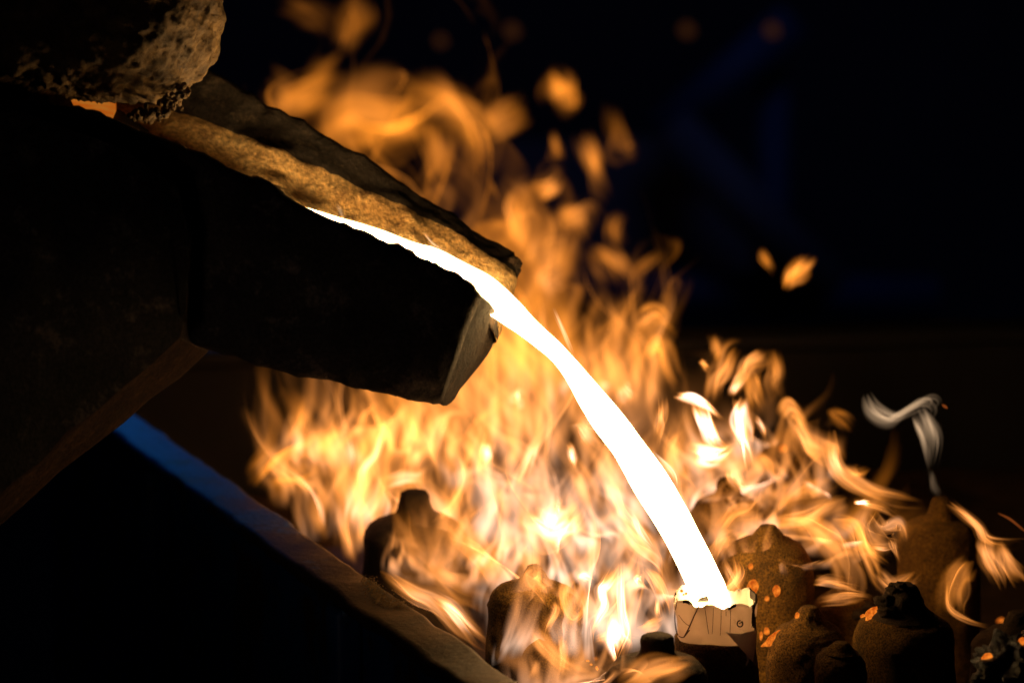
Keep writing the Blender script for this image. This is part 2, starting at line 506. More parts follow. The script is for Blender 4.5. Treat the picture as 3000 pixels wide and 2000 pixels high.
# lumps of slag frozen along the rims
def lump(name, p, r, mat, parent, squash=(1, 1, 1), amp=0.3, sub=4, sc=1.6):
    bm = bmesh.new()
    bmesh.ops.create_icosphere(bm, subdivisions=sub, radius=1)
    off = Vector((random.random() * 50, random.random() * 50, 0))
    for v in bm.verts:
        n_ = fbm(v.co + off, sc, 4)
        v.co = Vector((v.co.x * squash[0], v.co.y * squash[1], v.co.z * squash[2])) * (1 + amp * n_) * r
    bmesh.ops.translate(bm, verts=bm.verts, vec=V(p))
    o = bm_obj(name, bm, mat)
    if parent: adopt(o, parent)
    return o
for (px, py, d, r, sq) in ((1503, 778, 3.53, 0.008, (1, 1, 1.2)),):
    lump('rim_crust', at(px, py, d), r, M['char'], lad, sq, 0.3)

# body of the ladle
def prism(name, rings, mat, sub=None, amp=0.004, sc=20):
    bm = bmesh.new()
    n = len(rings[0])
    vs = [[bm.verts.new(V(p)) for p in r] for r in rings]
    for i in range(len(rings) - 1):
        for k in range(n):
            bm.faces.new((vs[i][k], vs[i][(k + 1) % n], vs[i + 1][(k + 1) % n], vs[i + 1][k]))
    bm.faces.new(vs[0][::-1]); bm.faces.new(vs[-1])
    bmesh.ops.triangulate(bm, faces=[f for f in bm.faces if len(f.verts) > 4])
    bmesh.ops.recalc_face_normals(bm, faces=bm.faces)
    for v in bm.verts:
        v.co += Vector((fbm(v.co, sc, 4), fbm(v.co + Vector((5, 0, 0)), sc, 4), fbm(v.co + Vector((0, 0, 5)), sc, 4))) * amp
    return bm_obj(name, bm, mat)
def dense(poly, m):
    P = np.array(poly + poly[:1], float); out = []
    for a, b in zip(P[:-1], P[1:]):
        for t in range(m): out.append(a + (b - a) * t / m)
    return out
front = dense([(-600, 330), (60, 330), (330, 420), (520, 540), (560, 700), (548, 850), (520, 990), (-600, 1990)], 14)
cham = dense([(-600, 300), (60, 300), (360, 400), (580, 540), (625, 700), (630, 900), (617, 1032), (-600, 2020)], 14)
back = dense([(-600, 150), (60, 150), (360, 250), (560, 400), (600, 560), (590, 720), (560, 850), (-600, 1800)], 14)
body = prism('body', [[at(x, y, 3.27) for x, y in front], [at(x, y, 3.30) for x, y in [f * .9 + c * .1 for f, c in zip(front, cham)]],
                      [at(x, y, 3.37) for x, y in [f * .12 + c * .88 for f, c in zip(front, cham)]],
                      [at(x, y, 3.385) for x, y in cham], [at(x, y, 3.75) for x, y in back]], M['iron'])
body.data.materials.append(M['rust'])
nb = len(front)
for p in body.data.polygons:
    c = p.center; n_ = p.normal
    if n_.x > 0.2 and n_.z < -0.15: p.material_index = 1
adopt(body, lad)
# crusted bridge over the spout
bm = bmesh.new()
bmesh.ops.create_icosphere(bm, subdivisions=7, radius=1)
c = at(265, 5, 3.44)
for v in bm.verts:
    x, y, z = v.co     # x right, y depth, z up
    e = 2.9
    rr = (abs(x) ** e + abs(y) ** e + abs(z) ** e) ** (1 / e)
    x, y, z = x / rr, y / rr, z / rr
    zz = z * 322
    xx = x * 388 - (70 if z < 0 else 0) * (-z) ** 2
    lift = 62 * (1 - min(1, max(0, (265 + xx - 120) / 330))) * max(0, -z)
    q = at(265 + xx, 5 - zz - lift, 3.44 + y * 0.11)
    p = Vector(q)
    low = max(0.0, min(1.0, (-z + 0.1)))
    nn = Vector((x, y, z)).normalized()
    a = 0.007 * fbm(p, 14, 5) + 0.0045 * fbm(p + Vector((4, 0, 0)), 55, 4)
    cell = mnoise.voronoi(p * 95)[0][0]
    cell2 = mnoise.voronoi(p * 190 + Vector((3, 1, 2)))[0][0]
    a += low * (0.006 * (0.35 - cell) + 0.0035 * (0.35 - cell2)) * (1.4 if z < -0.7 else 0.6)
    p = p + Vector((nn.x, nn.y, nn.z)) * a
    v.co = p
bridge = bm_obj('slag_bridge', bm, M['crust'])
adopt(bridge, lad)
# frozen beads hanging under the bridge
bm = bmesh.new()
for k in range(160):
    t = random.random()
    px = 395 + 150 * t + random.gauss(0, 10); py = 338 - 62 * max(0, t - 0.45) / 0.55 * 1.2 + random.gauss(0, 9)
    d = 3.36 + 0.05 * random.random()
    bmesh.ops.create_icosphere(bm, subdivisions=2, radius=random.uniform(0.0012, 0.0036), matrix=__import__('mathutils').Matrix.Translation(V(at(px, py, d))))
for v in bm.verts:
    v.co += Vector((fbm(v.co, 200, 2), fbm(v.co, 210, 2), fbm(v.co, 190, 2))) * 0.0012
adopt(bm_obj('slag_beads', bm, M['crust']), lad)
lad.children[-1]['kind'] = 'stuff'

# ------------------------------------------------------------------ molten metal
# visible upper and lower outlines of the metal (photograph pixels)
UPL = catmull([(330, 440), (560, 500), (760, 570), (890, 606), (988, 635), (1084, 663), (1212, 710), (1275, 727), (1339, 757), (1435, 809), (1510, 872), (1580, 947), (1650, 1015), (1705, 1075),
               (1760, 1137), (1835, 1225), (1905, 1320), (1970, 1412), (2018, 1500), (2060, 1580), (2100, 1660), (2128, 1720), (2142, 1790), (2142, 1830)], 240)
LOL = catmull([(330, 520), (560, 590), (760, 650), (905, 690), (1000, 730), (1100, 775), (1200, 815), (1310, 860), (1400, 890), (1452, 930), (1502, 967), (1562, 1010), (1622, 1062),
               (1665, 1125), (1702, 1192), (1745, 1262), (1790, 1320), (1825, 1380), (1862, 1448), (1905, 1512), (1945, 1580), (1976, 1640), (2005, 1700), (2030, 1765), (2034, 1830)], 240)
verts, faces = [], []
NA = 28
for i in range(240):
    u, l = UPL[i], LOL[i]
    t = i / 239
    fall = sstep(np.array(u[0]), 1330, 1560)
    px = (u + l) / 2
    # in the channel the metal is a level pool between the walls; past the lip it is a rope
    half_w = np.linalg.norm(u - l) / 2 * KPX * 3.4
    du, dl = 3.475, 3.385
    thick = float(0.55 * half_w)
    for k in range(NA):
        a = 2 * math.pi * k / NA
        s = math.cos(a)          # +1 at the upper outline, -1 at the lower
        w = px + (u - px) * s
        dchan = 3.43 + 0.045 * s
        drop = max(0.0, -math.sin(a)) * 26 * (1 - float(fall))        # the pool bulges downwards only
        dfall = 3.405 + thick * math.sin(a)
        d = dchan * (1 - fall) + dfall * fall
        p = at(w[0], w[1] + drop, float(d))
        v = V(p)
        v += Vector((fbm(v, 30, 2), 0, fbm(v + Vector((2, 2, 2)), 30, 2))) * 0.0005
        verts.append(v)
for i in range(239):
    for k in range(NA):
        k2 = (k + 1) % NA
        faces.append((i * NA + k, i * NA + k2, (i + 1) * NA + k2, (i + 1) * NA + k))
faces.append(tuple(range(NA))[::-1]); faces.append(tuple(239 * NA + k for k in range(NA)))
st = mesh_obj('molten_metal_stream', verts, faces, M['metal'])
tag(st, 'white hot stream of molten metal pouring from the spout into the cup', 'molten metal')
# glowing melt inside the ladle under the bridge
bm = bmesh.new()
pv = [bm.verts.new(V(at(x, y, d))) for x, y, d in ((-300, 330, 3.40), (150, 345, 3.39), (320, 385, 3.40), (340, 300, 3.53), (150, 255, 3.56), (-300, 215, 3.56))]
top = bm.faces.new(pv)
g = bmesh.ops.extrude_face_region(bm, geom=[top])
bmesh.ops.translate(bm, verts=[v for v in g['geom'] if isinstance(v, bmesh.types.BMVert)], vec=(0, 0, -0.02))
bmesh.ops.recalc_face_normals(bm, faces=bm.faces)
o = bm_obj('ladle_melt', bm, M['ladle_glow'], smooth=False)
tag(o, 'orange glow of melt inside the ladle beneath the crusted bridge', 'molten metal')

# ------------------------------------------------------------------ moulds
def lathe(prof, base, seg=56, amp=0.0016, sc=38, seed=0, ell=1.0):
    """prof: list of (r, z) from bottom to top; returns bmesh"""
    bm = bmesh.new()
    rings = []
    off = Vector((seed * 3.1, seed * 1.7, 0))
    for r, z in prof:
        rg = []
        for k in range(seg):
            a = 2 * math.pi * k / seg
            v = Vector((r * math.cos(a), r * math.sin(a) * ell, z))
            nv = Vector((math.cos(a), math.sin(a), 0.3))
            w = v + off
            v = v + nv * (amp * fbm(w, sc, 4) + amp * 0.4 * fbm(w, 180, 3)) * min(1, r / 0.01)
            rg.append(bm.verts.new(v))
        rings.append(rg)
    for i in range(len(rings) - 1):
        for k in range(seg):
            bm.faces.new((rings[i][k], rings[i][(k + 1) % seg], rings[i + 1][(k + 1) % seg], rings[i + 1][k]))
    return bm, rings
def smooth_prof(keys, n):
    return [tuple(p) for p in catmull(keys, n)]
MOULDS = {}
def mould(key, px, py, label, w_px, nub_px, nub_h, dome, d=None, z=Z_TOP, tilt=(0, 0), mat='sand', topr=0.62, seg=56, flat=True, capmat=None, sheer=1.0):
    """bell shaped sand shell: nub top seen at (px, py)"""
    d = d or depth_on(py, z)
    p = at(px, py, d)
    s = KPX * d
    R_ = w_px * s / 2; rn_ = nub_px * s / 2
    H = p[2]
    e = empty('sand_mould', (p[0], p[1], -0.01), label, 'mould', 'bell shaped sand moulds standing in the bin')
    e.rotation_euler = (tilt[0], tilt[1], 0)
    H += 0.01
    hn = nub_h * s
    zs = H - hn                  # where the nub leaves the dome
    dm = dome * s
    prof = smooth_prof([(R_ * 1.13, 0), (R_ * 1.06, (zs - dm) * 0.45), (R_ * 1.0, zs - dm), (R_ * 0.985, zs - dm * 0.70), (R_ * 0.93, zs - dm * 0.42), (R_ * 0.81, zs - dm * 0.18), (R_ * 0.66, zs - dm * 0.06), (rn_ * 1.16, zs + hn * 0.03)], 46)
    bm, rings = lathe(prof, None, seg, 0.0022, 30, seed=len(MOULDS) + 1, ell=sheer)
    b = bm_obj('body', bm, M[mat], e)
    prof2 = smooth_prof([(rn_ * 1.16, zs + hn * 0.03), (rn_ * (0.7 + 0.3 * topr), zs + hn * 0.30), (rn_ * (0.4 + 0.6 * topr), zs + hn * 0.6), (rn_ * topr * 1.03, zs + hn * 0.86), (rn_ * topr * 0.86, zs + hn * 0.97)], 16)
    prof2 += [(rn_ * topr * 0.68, H), (rn_ * topr * 0.4, H + 0.0002), (0.0004, H + 0.0003)]
    bm, rings = lathe(prof2, None, seg, 0.0022, 30, seed=len(MOULDS) + 1, ell=sheer)
    bm.faces.new(rings[-1])
    bm_obj('nub', bm, M[capmat or mat], e)
    MOULDS[key] = (e, p, R_, d)
    return e
mould('front', 2650, 1712, 'near black sand mould with orange metal spilt beside its broken nub', 304, 165, 98, 88, mat='sand', capmat='burnt', topr=0.5)
mould('nub', 1925, 1857, 'low sand mould with flat topped dark nub before the pouring cup mould', 300, 112, 74, 80, d=3.30, mat='burnt', topr=0.82)
mould('left', 1565, 1655, 'brown sand mould beside the bin rim with flames licking over it', 280, 108, 62, 85, mat='sand', topr=0.52)
mould('behind', 2250, 1538, 'brown sand mould spattered with metal drops just behind the pouring cup', 276, 120, 46, 150, d=3.55, mat='sand', topr=0.45)
mould('right_back', 2755, 1455, 'tall blurred sand mould giving off a thin wisp of smoke', 238, 90, 66, 95, mat='sand', topr=0.6)
mould('mid', 2370, 1775, 'brown sand mould between the pouring cup and the broken nub mould', 240, 110, 60, 120, d=3.44, mat='sand', topr=0.55)
mould('lobe', 2465, 1880, 'small rounded sand mould leaning on the broken nub mould', 150, 90, 30, 70, d=3.36, mat='sand', topr=0.5)
mould('right', 2985, 1790, 'dark sand mould behind the blue black slag lump', 270, 110, 60, 90, d=3.46, mat='burnt')
mould('back_left', 1215, 1440, 'blurred dark nubbed sand mould behind the bin rim wrapped in flame', 300, 120, 80, 80, mat='burnt', topr=0.65)
mould('far', 2320, 1255, 'far blurred brown sand mould behind the white hot flames', 220, 84, 60, 75, mat='sand')
mould('far_mid', 2130, 1400, 'blurred brown sand mould close behind the falling metal stream', 220, 84, 60, 75, mat='sand')
mould('low_right', 2480, 1690, 'brown sand mould half hidden behind the broken nub mould', 190, 80, 50, 75, d=3.62, mat='sand')
mould('bottom', 1715, 1940, 'charred low sand mould with tiny metal beads beside the low nubbed mould', 190, 90, 30, 60, d=3.37, mat='burnt')

# the mould under the cup: a plain round body with the board cup on it
DC = 3.385
cc = at(2098, 1800, DC)
ce = empty('sand_mould', (cc[0], cc[1], -0.01), 'brown sand mould standing right under the white board pouring cup', 'mould', 'bell shaped sand moulds standing in the bin')
zc = at(2098, 1868, DC)[2] + 0.01
rC = 122 * KPX * DC
bm, rings = lathe(smooth_prof([(rC * 1.2, 0), (rC * 1.12, zc * 0.5), (rC * 1.0, zc * 0.85), (rC * 0.98, zc)], 30), None, 56, 0.0018, 30, seed=40)
bm.faces.new(rings[-1])
bm_obj('body', bm, M['sand'], ce)

# pouring cup of board: an outline in plan swept between a ragged top and bottom
cup = empty('pouring_cup', (cc[0], cc[1], zc - 0.01), 'scorched white board pouring cup tied with wire receiving the metal', 'cup')
def cup_pt(a, h, rr=1.0):
    """a: angle (0 = right, -90 = towards the camera), h: 0 bottom..1 top"""
    ca, sa = math.cos(a), math.sin(a)
    e = 4.0
    r = 1 / (abs(ca) ** e + abs(sa) ** e) ** (1 / e)
    rad = rC * (0.93 + 0.08 * h)
    return Vector((ca * r * rad * rr * 0.98, sa * r * rad * rr * 0.72, h))
hc = 118 * KPX * DC / CP
nA, nH = 144, 16
rg = random.Random(5)
rot = math.radians(-10)
def ragged(a):
    v = 1.0 + 0.22 * mnoise.noise(Vector((math.cos(a) * 2.2, math.sin(a) * 2.2, 4))) + 0.05 * mnoise.noise(Vector((math.cos(a) * 9, math.sin(a) * 9, 1)))
    return v
bm = bmesh.new()
grid = {}
for side, rr in ((0, 1.0), (1, 0.955)):
    for j in range(nH + 1):
        for i in range(nA):
            a = 2 * math.pi * i / nA
            top = hc * ragged(a)
            h0 = -0.002
            # pointed flap hanging down at the right of the front
            ff = math.exp(-((math.degrees(a) - 317) / 9.0) ** 2) if True else 0
            h0 -= 0.024 * ff
            z = h0 + (top - h0) * j / nH
            p = cup_pt(a, 0.0 if j < 0 else j / nH, rr)
            q = Vector((p.x, p.y, 0)); q.rotate(__import__('mathutils').Euler((0, 0, rot)))
            w = Vector((q.x, q.y, z))
            w += Vector((fbm(w + Vector((3, 3, 3)), 45, 3), fbm(w, 45, 3), 0)) * 0.0022
            grid[side, j, i] = bm.verts.new(w)
for j in range(nH):
    for i in range(nA):
        i2 = (i + 1) % nA
        bm.faces.new((grid[0, j, i], grid[0, j, i2], grid[0, j + 1, i2], grid[0, j + 1, i]))
        bm.faces.new((grid[1, j, i2], grid[1, j, i], grid[1, j + 1, i], grid[1, j + 1, i2]))
for i in range(nA):
    i2 = (i + 1) % nA
    bm.faces.new((grid[0, nH, i], grid[0, nH, i2], grid[1, nH, i2], grid[1, nH, i]))
    bm.faces.new((grid[0, 0, i2], grid[0, 0, i], grid[1, 0, i], grid[1, 0, i2]))
wallc = bm_obj('wall', bm, M['board'], cup)
wallc.data.materials.append(M['char'])
for p in wallc.data.polygons:
    a = math.atan2(p.center.y, p.center.x)
    if p.center.z > hc * (1.10 + 0.25 * mnoise.noise(p.center * 90)) or (p.center.x > rC * 0.82 and mnoise.noise(p.center * 60) > -0.25):
        p.material_index = 1

def tube(name, pts, r, mat, parent=None, n=6, smoothn=None):
    P = catmull(pts, smoothn or max(8, len(pts) * 6))
    vs, fs = [], []
    m = len(P)
    for i in range(m):
        t = Vector(P[min(i + 1, m - 1)] - P[max(i - 1, 0)]).normalized()
        s = t.cross(Vector((0, 1, 0.01))).normalized(); u = s.cross(t)
        rr = r(i / (m - 1)) if callable(r) else r
        for k in range(n):
            a = 2 * math.pi * k / n
            vs.append(Vector(P[i]) + (s * math.cos(a) + u * math.sin(a)) * rr)
    for i in range(m - 1):
        for k in range(n):
            fs.append((i * n + k, i * n + (k + 1) % n, (i + 1) * n + (k + 1) % n, (i + 1) * n + k))
    fs.append(tuple(range(n))[::-1]); fs.append(tuple((m - 1) * n + k for k in range(n)))
    return mesh_obj(name, vs, fs, mat, parent)
# wires and pen lines across the cup front, laid on its surface
import mathutils
from mathutils.bvhtree import BVHTree
bpy.context.view_layer.update()
cup_bvh = BVHTree.FromPolygons([wallc.matrix_world @ v.co for v in wallc.data.vertices], [tuple(p.vertices) for p in wallc.data.polygons])
cb = empty  # alias kept short
def on_cup(px, py, lift=0.0006):
    dv = V(at(px, py, 1.0)) - V(CAM)
    dv.normalize()
    h = cup_bvh.ray_cast(V(CAM), dv)
    if h[0] is None:
        return V(at(px, py, DC - 0.03))
    return h[0] - dv * lift
def line_on_cup(name, pts, r, mat):
    P = [on_cup(x, y) for x, y in catmull(pts, max(6, len(pts) * 4))]
    return adopt(tube(name, [tuple(p) for p in P], r, mat, None, 5, len(P)), cup)
for ln, r in (([(1985, 1752), (1977, 1800), (1982, 1850), (2000, 1866), (2020, 1845)], 0.0005), ([(2052, 1766), (2035, 1800), (2018, 1838), (2003, 1866)], 0.0006),
              ([(1988, 1800), (2003, 1820), (2018, 1832)], 0.00026), ([(2064, 1772), (2070, 1815), (2076, 1856)], 0.00026),
              ([(2090, 1780), (2088, 1830), (2086, 1856)], 0.00022), ([(2113, 1776), (2112, 1825), (2110, 1860)], 0.00026),
              ([(2141, 1772), (2140, 1820), (2138, 1860)], 0.00026), ([(2127, 1790), (2127, 1803)], 0.00026)):
    line_on_cup('wire', ln, r, M['wire'])
ringpts = [(2168 + 8 * math.cos(a), 1826 + 9 * math.sin(a)) for a in np.linspace(-0.9, 4.9, 14)]
line_on_cup('burn_mark', ringpts, 0.0006, M['char'])
line_on_cup('burn_mark', [(2165, 1826), (2172, 1822), (2176, 1827)], 0.0004, M['char'])

fl = [(2128, 1852), (2170, 1856), (2218, 1846), (2214, 1890), (2206, 1938), (2166, 1894)]
fv = [V(at(x, y, DC - 0.050 + 0.016 * max(0, (x - 2150) / 70) ** 2)) for x, y in fl]
fv2 = [p + Vector((0, 0.0015, 0)) for p in fv]
ff_ = [(0, 5, 1), (1, 5, 3), (5, 4, 3), (1, 3, 2)]
ff_ += [tuple(6 + i for i in f[::-1]) for f in ff_] + [(i, (i + 1) % 6, 6 + (i + 1) % 6, 6 + i) for i in range(6)]
adopt(mesh_obj('hanging_flap', fv + fv2, ff_, M['board'], smooth=False), cup)
# loose torn corner on the rim of the cup
tri = [on_cup(2040, 1768), on_cup(2078, 1768), V(at(2074, 1745, DC - 0.03)), V(at(2048, 1752, DC - 0.03))]
tri2 = [p + Vector((0, 0.0012, 0)) for p in tri]
adopt(mesh_obj('torn_flap', tri + tri2, [(0, 1, 2, 3), (7, 6, 5, 4), (0, 4, 5, 1), (1, 5, 6, 2), (2, 6, 7, 3), (3, 7, 4, 0)], M['char'], smooth=False), cup)

# ------------------------------------------------------------------ metal drops
dg = bpy.context.evaluated_depsgraph_get()
bpy.context.view_layer.update()
def hit(px, py, skip=()):
    dv = V(at(px, py, 1.0)) - V(CAM); dv.normalize()
    o_ = V(CAM)
    for _ in range(6):
        ok, loc, nor, idx, ob, mw = S.ray_cast(bpy.context.evaluated_depsgraph_get(), o_, dv)
        if not ok: return None
        if ob.name in skip: o_ = loc + dv * 0.001; continue
        return loc, nor
    return None
def drop(px, py, rx, ry, label, rot=0.0, d=None, amp=0.25):
    h = hit(px, py)
    p = V(at(px, py, d)) if d or not h else h[0]
    dd = (p - V(CAM)).dot(Vector(FWD))
    s = KPX * dd
    bm = bmesh.new()
    bmesh.ops.create_icosphere(bm, subdivisions=3, radius=1)
    off = Vector((px * 0.37, py * 0.11, 0))
    for v in bm.verts:
        k = 1 + amp * mnoise.noise(v.co * 1.3 + off)
        x = v.co.x * rx * s * k; z = v.co.z * ry * s * k; y = v.co.y * min(rx, ry) * s * 0.7 * k
        x, z = x * math.cos(rot) - z * math.sin(rot), x * math.sin(rot) + z * math.cos(rot)
        v.co = Vector((x, y, z))
    o = bm_obj('metal_drop', bm, M['drop'])
    o.location = p
    return tag(o, label, 'metal drop', 'glowing metal drops spattered on the moulds')
for a, lb in (((2200, 1660, 8, 10), 'small glowing drop high on the mould behind the cup, topmost of the spatter'),
              ((2275, 1730, 12, 17), 'egg shaped glowing drop in the middle of the spattered mould'),
              ((2247, 1753, 8, 8), 'small round glowing drop just below the egg shaped drop'),
              ((2206, 1718, 17, 22), 'largest glowing drop on the spattered mould, close to the charred cup corner'),
              ((2337, 1803, 10, 10), 'lone glowing drop at the foot of the spattered mould away from the cup')):
    drop(*a, lb)
drop(2268, 1868, 14, 44, 'long glowing splash of metal beside the pouring cup', rot=-0.95, amp=0.4)
drop(2246, 1848, 9, 12, 'round glowing drop between the pouring cup and the long splash')
drop(2230, 1862, 5, 14, 'thin glowing run of metal on the charred side of the cup')
drop(2562, 1794, 17, 34, 'orange pool of spilt metal at the broken nub', rot=-0.95, d=None, amp=0.35)
drop(2530, 1805, 10, 8, 'tiny ember coloured drop at the edge of the broken nub mould')
drop(2932, 1820, 11, 11, 'round glowing drop on the dark mould behind the slag lump')
for a in ((1745, 1930, 5, 5), (1722, 1936, 5, 5), (1732, 1946, 4, 4), (1748, 1957, 5, 7)):
    drop(*a, 'tiny glowing bead on the charred low mould')
for a in ((1997, 1730, 5, 5), (2010, 1738, 4, 4), (2003, 1741, 3, 3)):
    drop(*a, 'tiny golden bead on the torn corner of the pouring cup', d=DC - 0.02)
drop(2295, 1316, 12, 13, 'blurred glowing drop on the far brown mould')

# burnt rim of the broken nub
for (px, py, r) in ((2520, 1798, 0.007), (2545, 1776, 0.006), (2595, 1760, 0.009), (2600, 1790, 0.007), (2622, 1722, 0.006), (2640, 1716, 0.005)):
    h = hit(px, py)
    p = h[0] if h else at(px, py, 3.37)
    lump('burnt_chip', p, r, M['burnt'], MOULDS['front'][0], (1.2, 1, 0.8), 0.5, 3)

# slag lump in the corner
sl = lump('slag_lump', at(2985, 1985, 3.30), 0.036, M['slag'], None, (1, 1, 0.95), 0.55, 5, 2.2)
tag(sl, 'glossy blue black lump of slag with glowing runs', 'slag')
drop(2892, 1924, 17, 12, 'glowing run of metal at the edge of the slag lump', rot=0.5, d=3.28)
drop(2998, 1880, 16, 15, 'glowing orange blob on top of the slag lump', d=3.28)

# far sparks, out of focus
for (px, py, d, r) in ((2012, 88, 6.4, 0.012), (2262, 88, 6.4, 0.012), (1500, 90, 6.2, 0.012), (1290, 120, 6.2, 0.010)):
    bm = bmesh.new()
    bmesh.ops.create_icosphere(bm, subdivisions=2, radius=r)
    for v in bm.verts: v.co *= 1 + 0.3 * mnoise.noise(v.co * 80)
    o = bm_obj('ember', bm, M['ember']); o.location = V(at(px, py, d))
    tag(o, 'faint brown ember glowing out of focus in the dark', 'ember', 'embers drifting in the dark')

M['spark'] = emit_mat('spark', (1.0, 0.22, 0.04), 0.22)
for pts, d, r, lb in (([(2925, 1503, 0), (2962, 1522, 0), (3010, 1562, 0)], 3.62, 0.0009, 'thin dull red spark trail beyond the smoking mould'),
                      ([(2760, 1185, 0), (2768, 1190, 0), (2776, 1196, 0)], 3.6, 0.0012, 'short orange spark beside the curl of smoke')):
    o = tube('spark', [tuple(at(x, y, d)) for x, y, _ in pts], lambda t, r=r: r * (0.25 + 0.75 * math.sin(math.pi * min(max(t, 0.02), 0.98))), M['spark'], None, 6, 14)
    tag(o, lb, 'spark', 'sparks in the air')
# ------------------------------------------------------------------ fire
def flame_material(name, gain=1.0, streak=True):
    """thin sheets of burning gas: light adds up along the ray, so a sheet seen
    edge-on is deeper and therefore brighter (optical depth, 1 / cosine)"""
    m, nt, out = mat_new(name)
    L = nt.links.new
    at_ = N(nt, 'ShaderNodeAttribute'); at_.attribute_name = 'gas_radiance'
    geo = N(nt, 'ShaderNodeNewGeometry')
    dot = N(nt, 'ShaderNodeVectorMath', operation='DOT_PRODUCT')
    L(geo.outputs['Normal'], dot.inputs[0]); L(geo.outputs['Incoming'], dot.inputs[1])
    ab = N(nt, 'ShaderNodeMath', operation='ABSOLUTE'); L(dot.outputs['Value'], ab.inputs[0])
    ad = N(nt, 'ShaderNodeMath', operation='ADD'); L(ab.outputs[0], ad.inputs[0]); ad.inputs[1].default_value = 0.16
    dv = N(nt, 'ShaderNodeMath', operation='DIVIDE'); dv.inputs[0].default_value = gain; L(ad.outputs[0], dv.inputs[1])
    uv = N(nt, 'ShaderNodeAttribute'); uv.attribute_name = 'flow'
    n1 = N(nt, 'ShaderNodeTexNoise')
    n1.inputs['Scale'].default_value = 1.0; n1.inputs['Detail'].default_value = 1.2
    L(uv.outputs['Vector'], n1.inputs['Vector'])
    mr = N(nt, 'ShaderNodeMapRange')
    mr.inputs[1].default_value = 0.43; mr.inputs[2].default_value = 0.68
    mr.inputs[3].default_value = 0.02; mr.inputs[4].default_value = 3.0
    L(n1.outputs['Fac'], mr.inputs[0])
    mixn = N(nt, 'ShaderNodeMix', data_type='FLOAT'); mixn.inputs[2].default_value = 1.0
    L(at_.outputs['Alpha'], mixn.inputs[0]); L(mr.outputs[0], mixn.inputs[3])
    mu = N(nt, 'ShaderNodeMath', operation='MULTIPLY'); L(dv.outputs[0], mu.inputs[0]); L(mixn.outputs[0], mu.inputs[1])
    e = N(nt, 'ShaderNodeEmission'); L(at_.outputs['Color'], e.inputs['Color']); L(mu.outputs[0], e.inputs['Strength'])
    tr = N(nt, 'ShaderNodeBsdfTransparent')
    add = N(nt, 'ShaderNodeAddShader'); L(tr.outputs[0], add.inputs[0]); L(e.outputs[0], add.inputs[1])
    L(add.outputs[0], out.inputs['Surface'])
    m.cycles.emission_sampling = 'NONE'
    return m
M['flame'] = flame_material('flame')
M['smoke'] = flame_material('smoke_flame')

ORANGE = np.array([1.0, 0.285, 0.022]); GOLD = np.array([1.0, 0.355, 0.095]); CREAM = np.array([1.0, 0.66, 0.47])
GS, GR = 1.9, 3.2     # overall radiance of rising sheets and of single tongues
def flame_rgb(I, hot):
    """I: radiance per vertex, hot 0..1 colour temperature"""
    hot = hot[..., None]
    c = np.where(hot < 0.5, ORANGE + (GOLD - ORANGE) * (hot / 0.5), GOLD + (CREAM - GOLD) * ((hot - 0.5) / 0.5))
    return c * I[..., None]

class Sheets:
    def __init__(self): self.v, self.f, self.c, self.u, self.n = [], [], [], [], 0
    def add(self, P, C, U, con=1.0):
        C = np.concatenate([C, np.full(C.shape[:2] + (1,), con)], -1)
        a, b = P.shape[:2]
        idx = np.arange(a * b).reshape(a, b) + self.n
        q = np.stack([idx[:-1, :-1], idx[1:, :-1], idx[1:, 1:], idx[:-1, 1:]], -1).reshape(-1, 4)
        # leave out what gives no light
        lum = C[..., 0]
        qm = np.maximum(np.maximum(lum[:-1, :-1], lum[1:, :-1]), np.maximum(lum[1:, 1:], lum[:-1, 1:])).reshape(-1)
        q = q[qm > 0.004]
        self.v.append(P.reshape(-1, 3)); self.c.append(C.reshape(-1, 4)); self.u.append(U.reshape(-1, 3)); self.f.append(q)
        self.n += a * b
    def build(self, name, mat):
        v = np.concatenate(self.v); c = np.concatenate(self.c); u = np.concatenate(self.u); f = np.concatenate(self.f)
        used = np.zeros(len(v), bool); used[f.ravel()] = True
        re = np.cumsum(used) - 1
        f = re[f]; v = v[used]; c = c[used]; u = u[used]
        me = bpy.data.meshes.new(name)
        me.vertices.add(len(v)); me.vertices.foreach_set('co', v.astype(np.float32).ravel())
        me.loops.add(len(f) * 4); me.loops.foreach_set('vertex_index', f.astype(np.int32).ravel())
        me.polygons.add(len(f)); me.polygons.foreach_set('loop_start', (np.arange(len(f)) * 4).astype(np.int32))
        me.polygons.foreach_set('loop_total', np.full(len(f), 4, np.int32))
        me.polygons.foreach_set('use_smooth', np.ones(len(f), bool))
        ca = me.attributes.new('gas_radiance', 'FLOAT_COLOR', 'POINT')
        ca.data.foreach_set('color', c.astype(np.float32).ravel())
        ua = me.attributes.new('flow', 'FLOAT_VECTOR', 'POINT')
        ua.data.foreach_set('vector', u.astype(np.float32).ravel())
        me.update(calc_edges=True)
        me.materials.append(mat)
        o = bpy.data.objects.new(name, me); COL.objects.link(o)
        print(name, len(v), len(f))
        return o

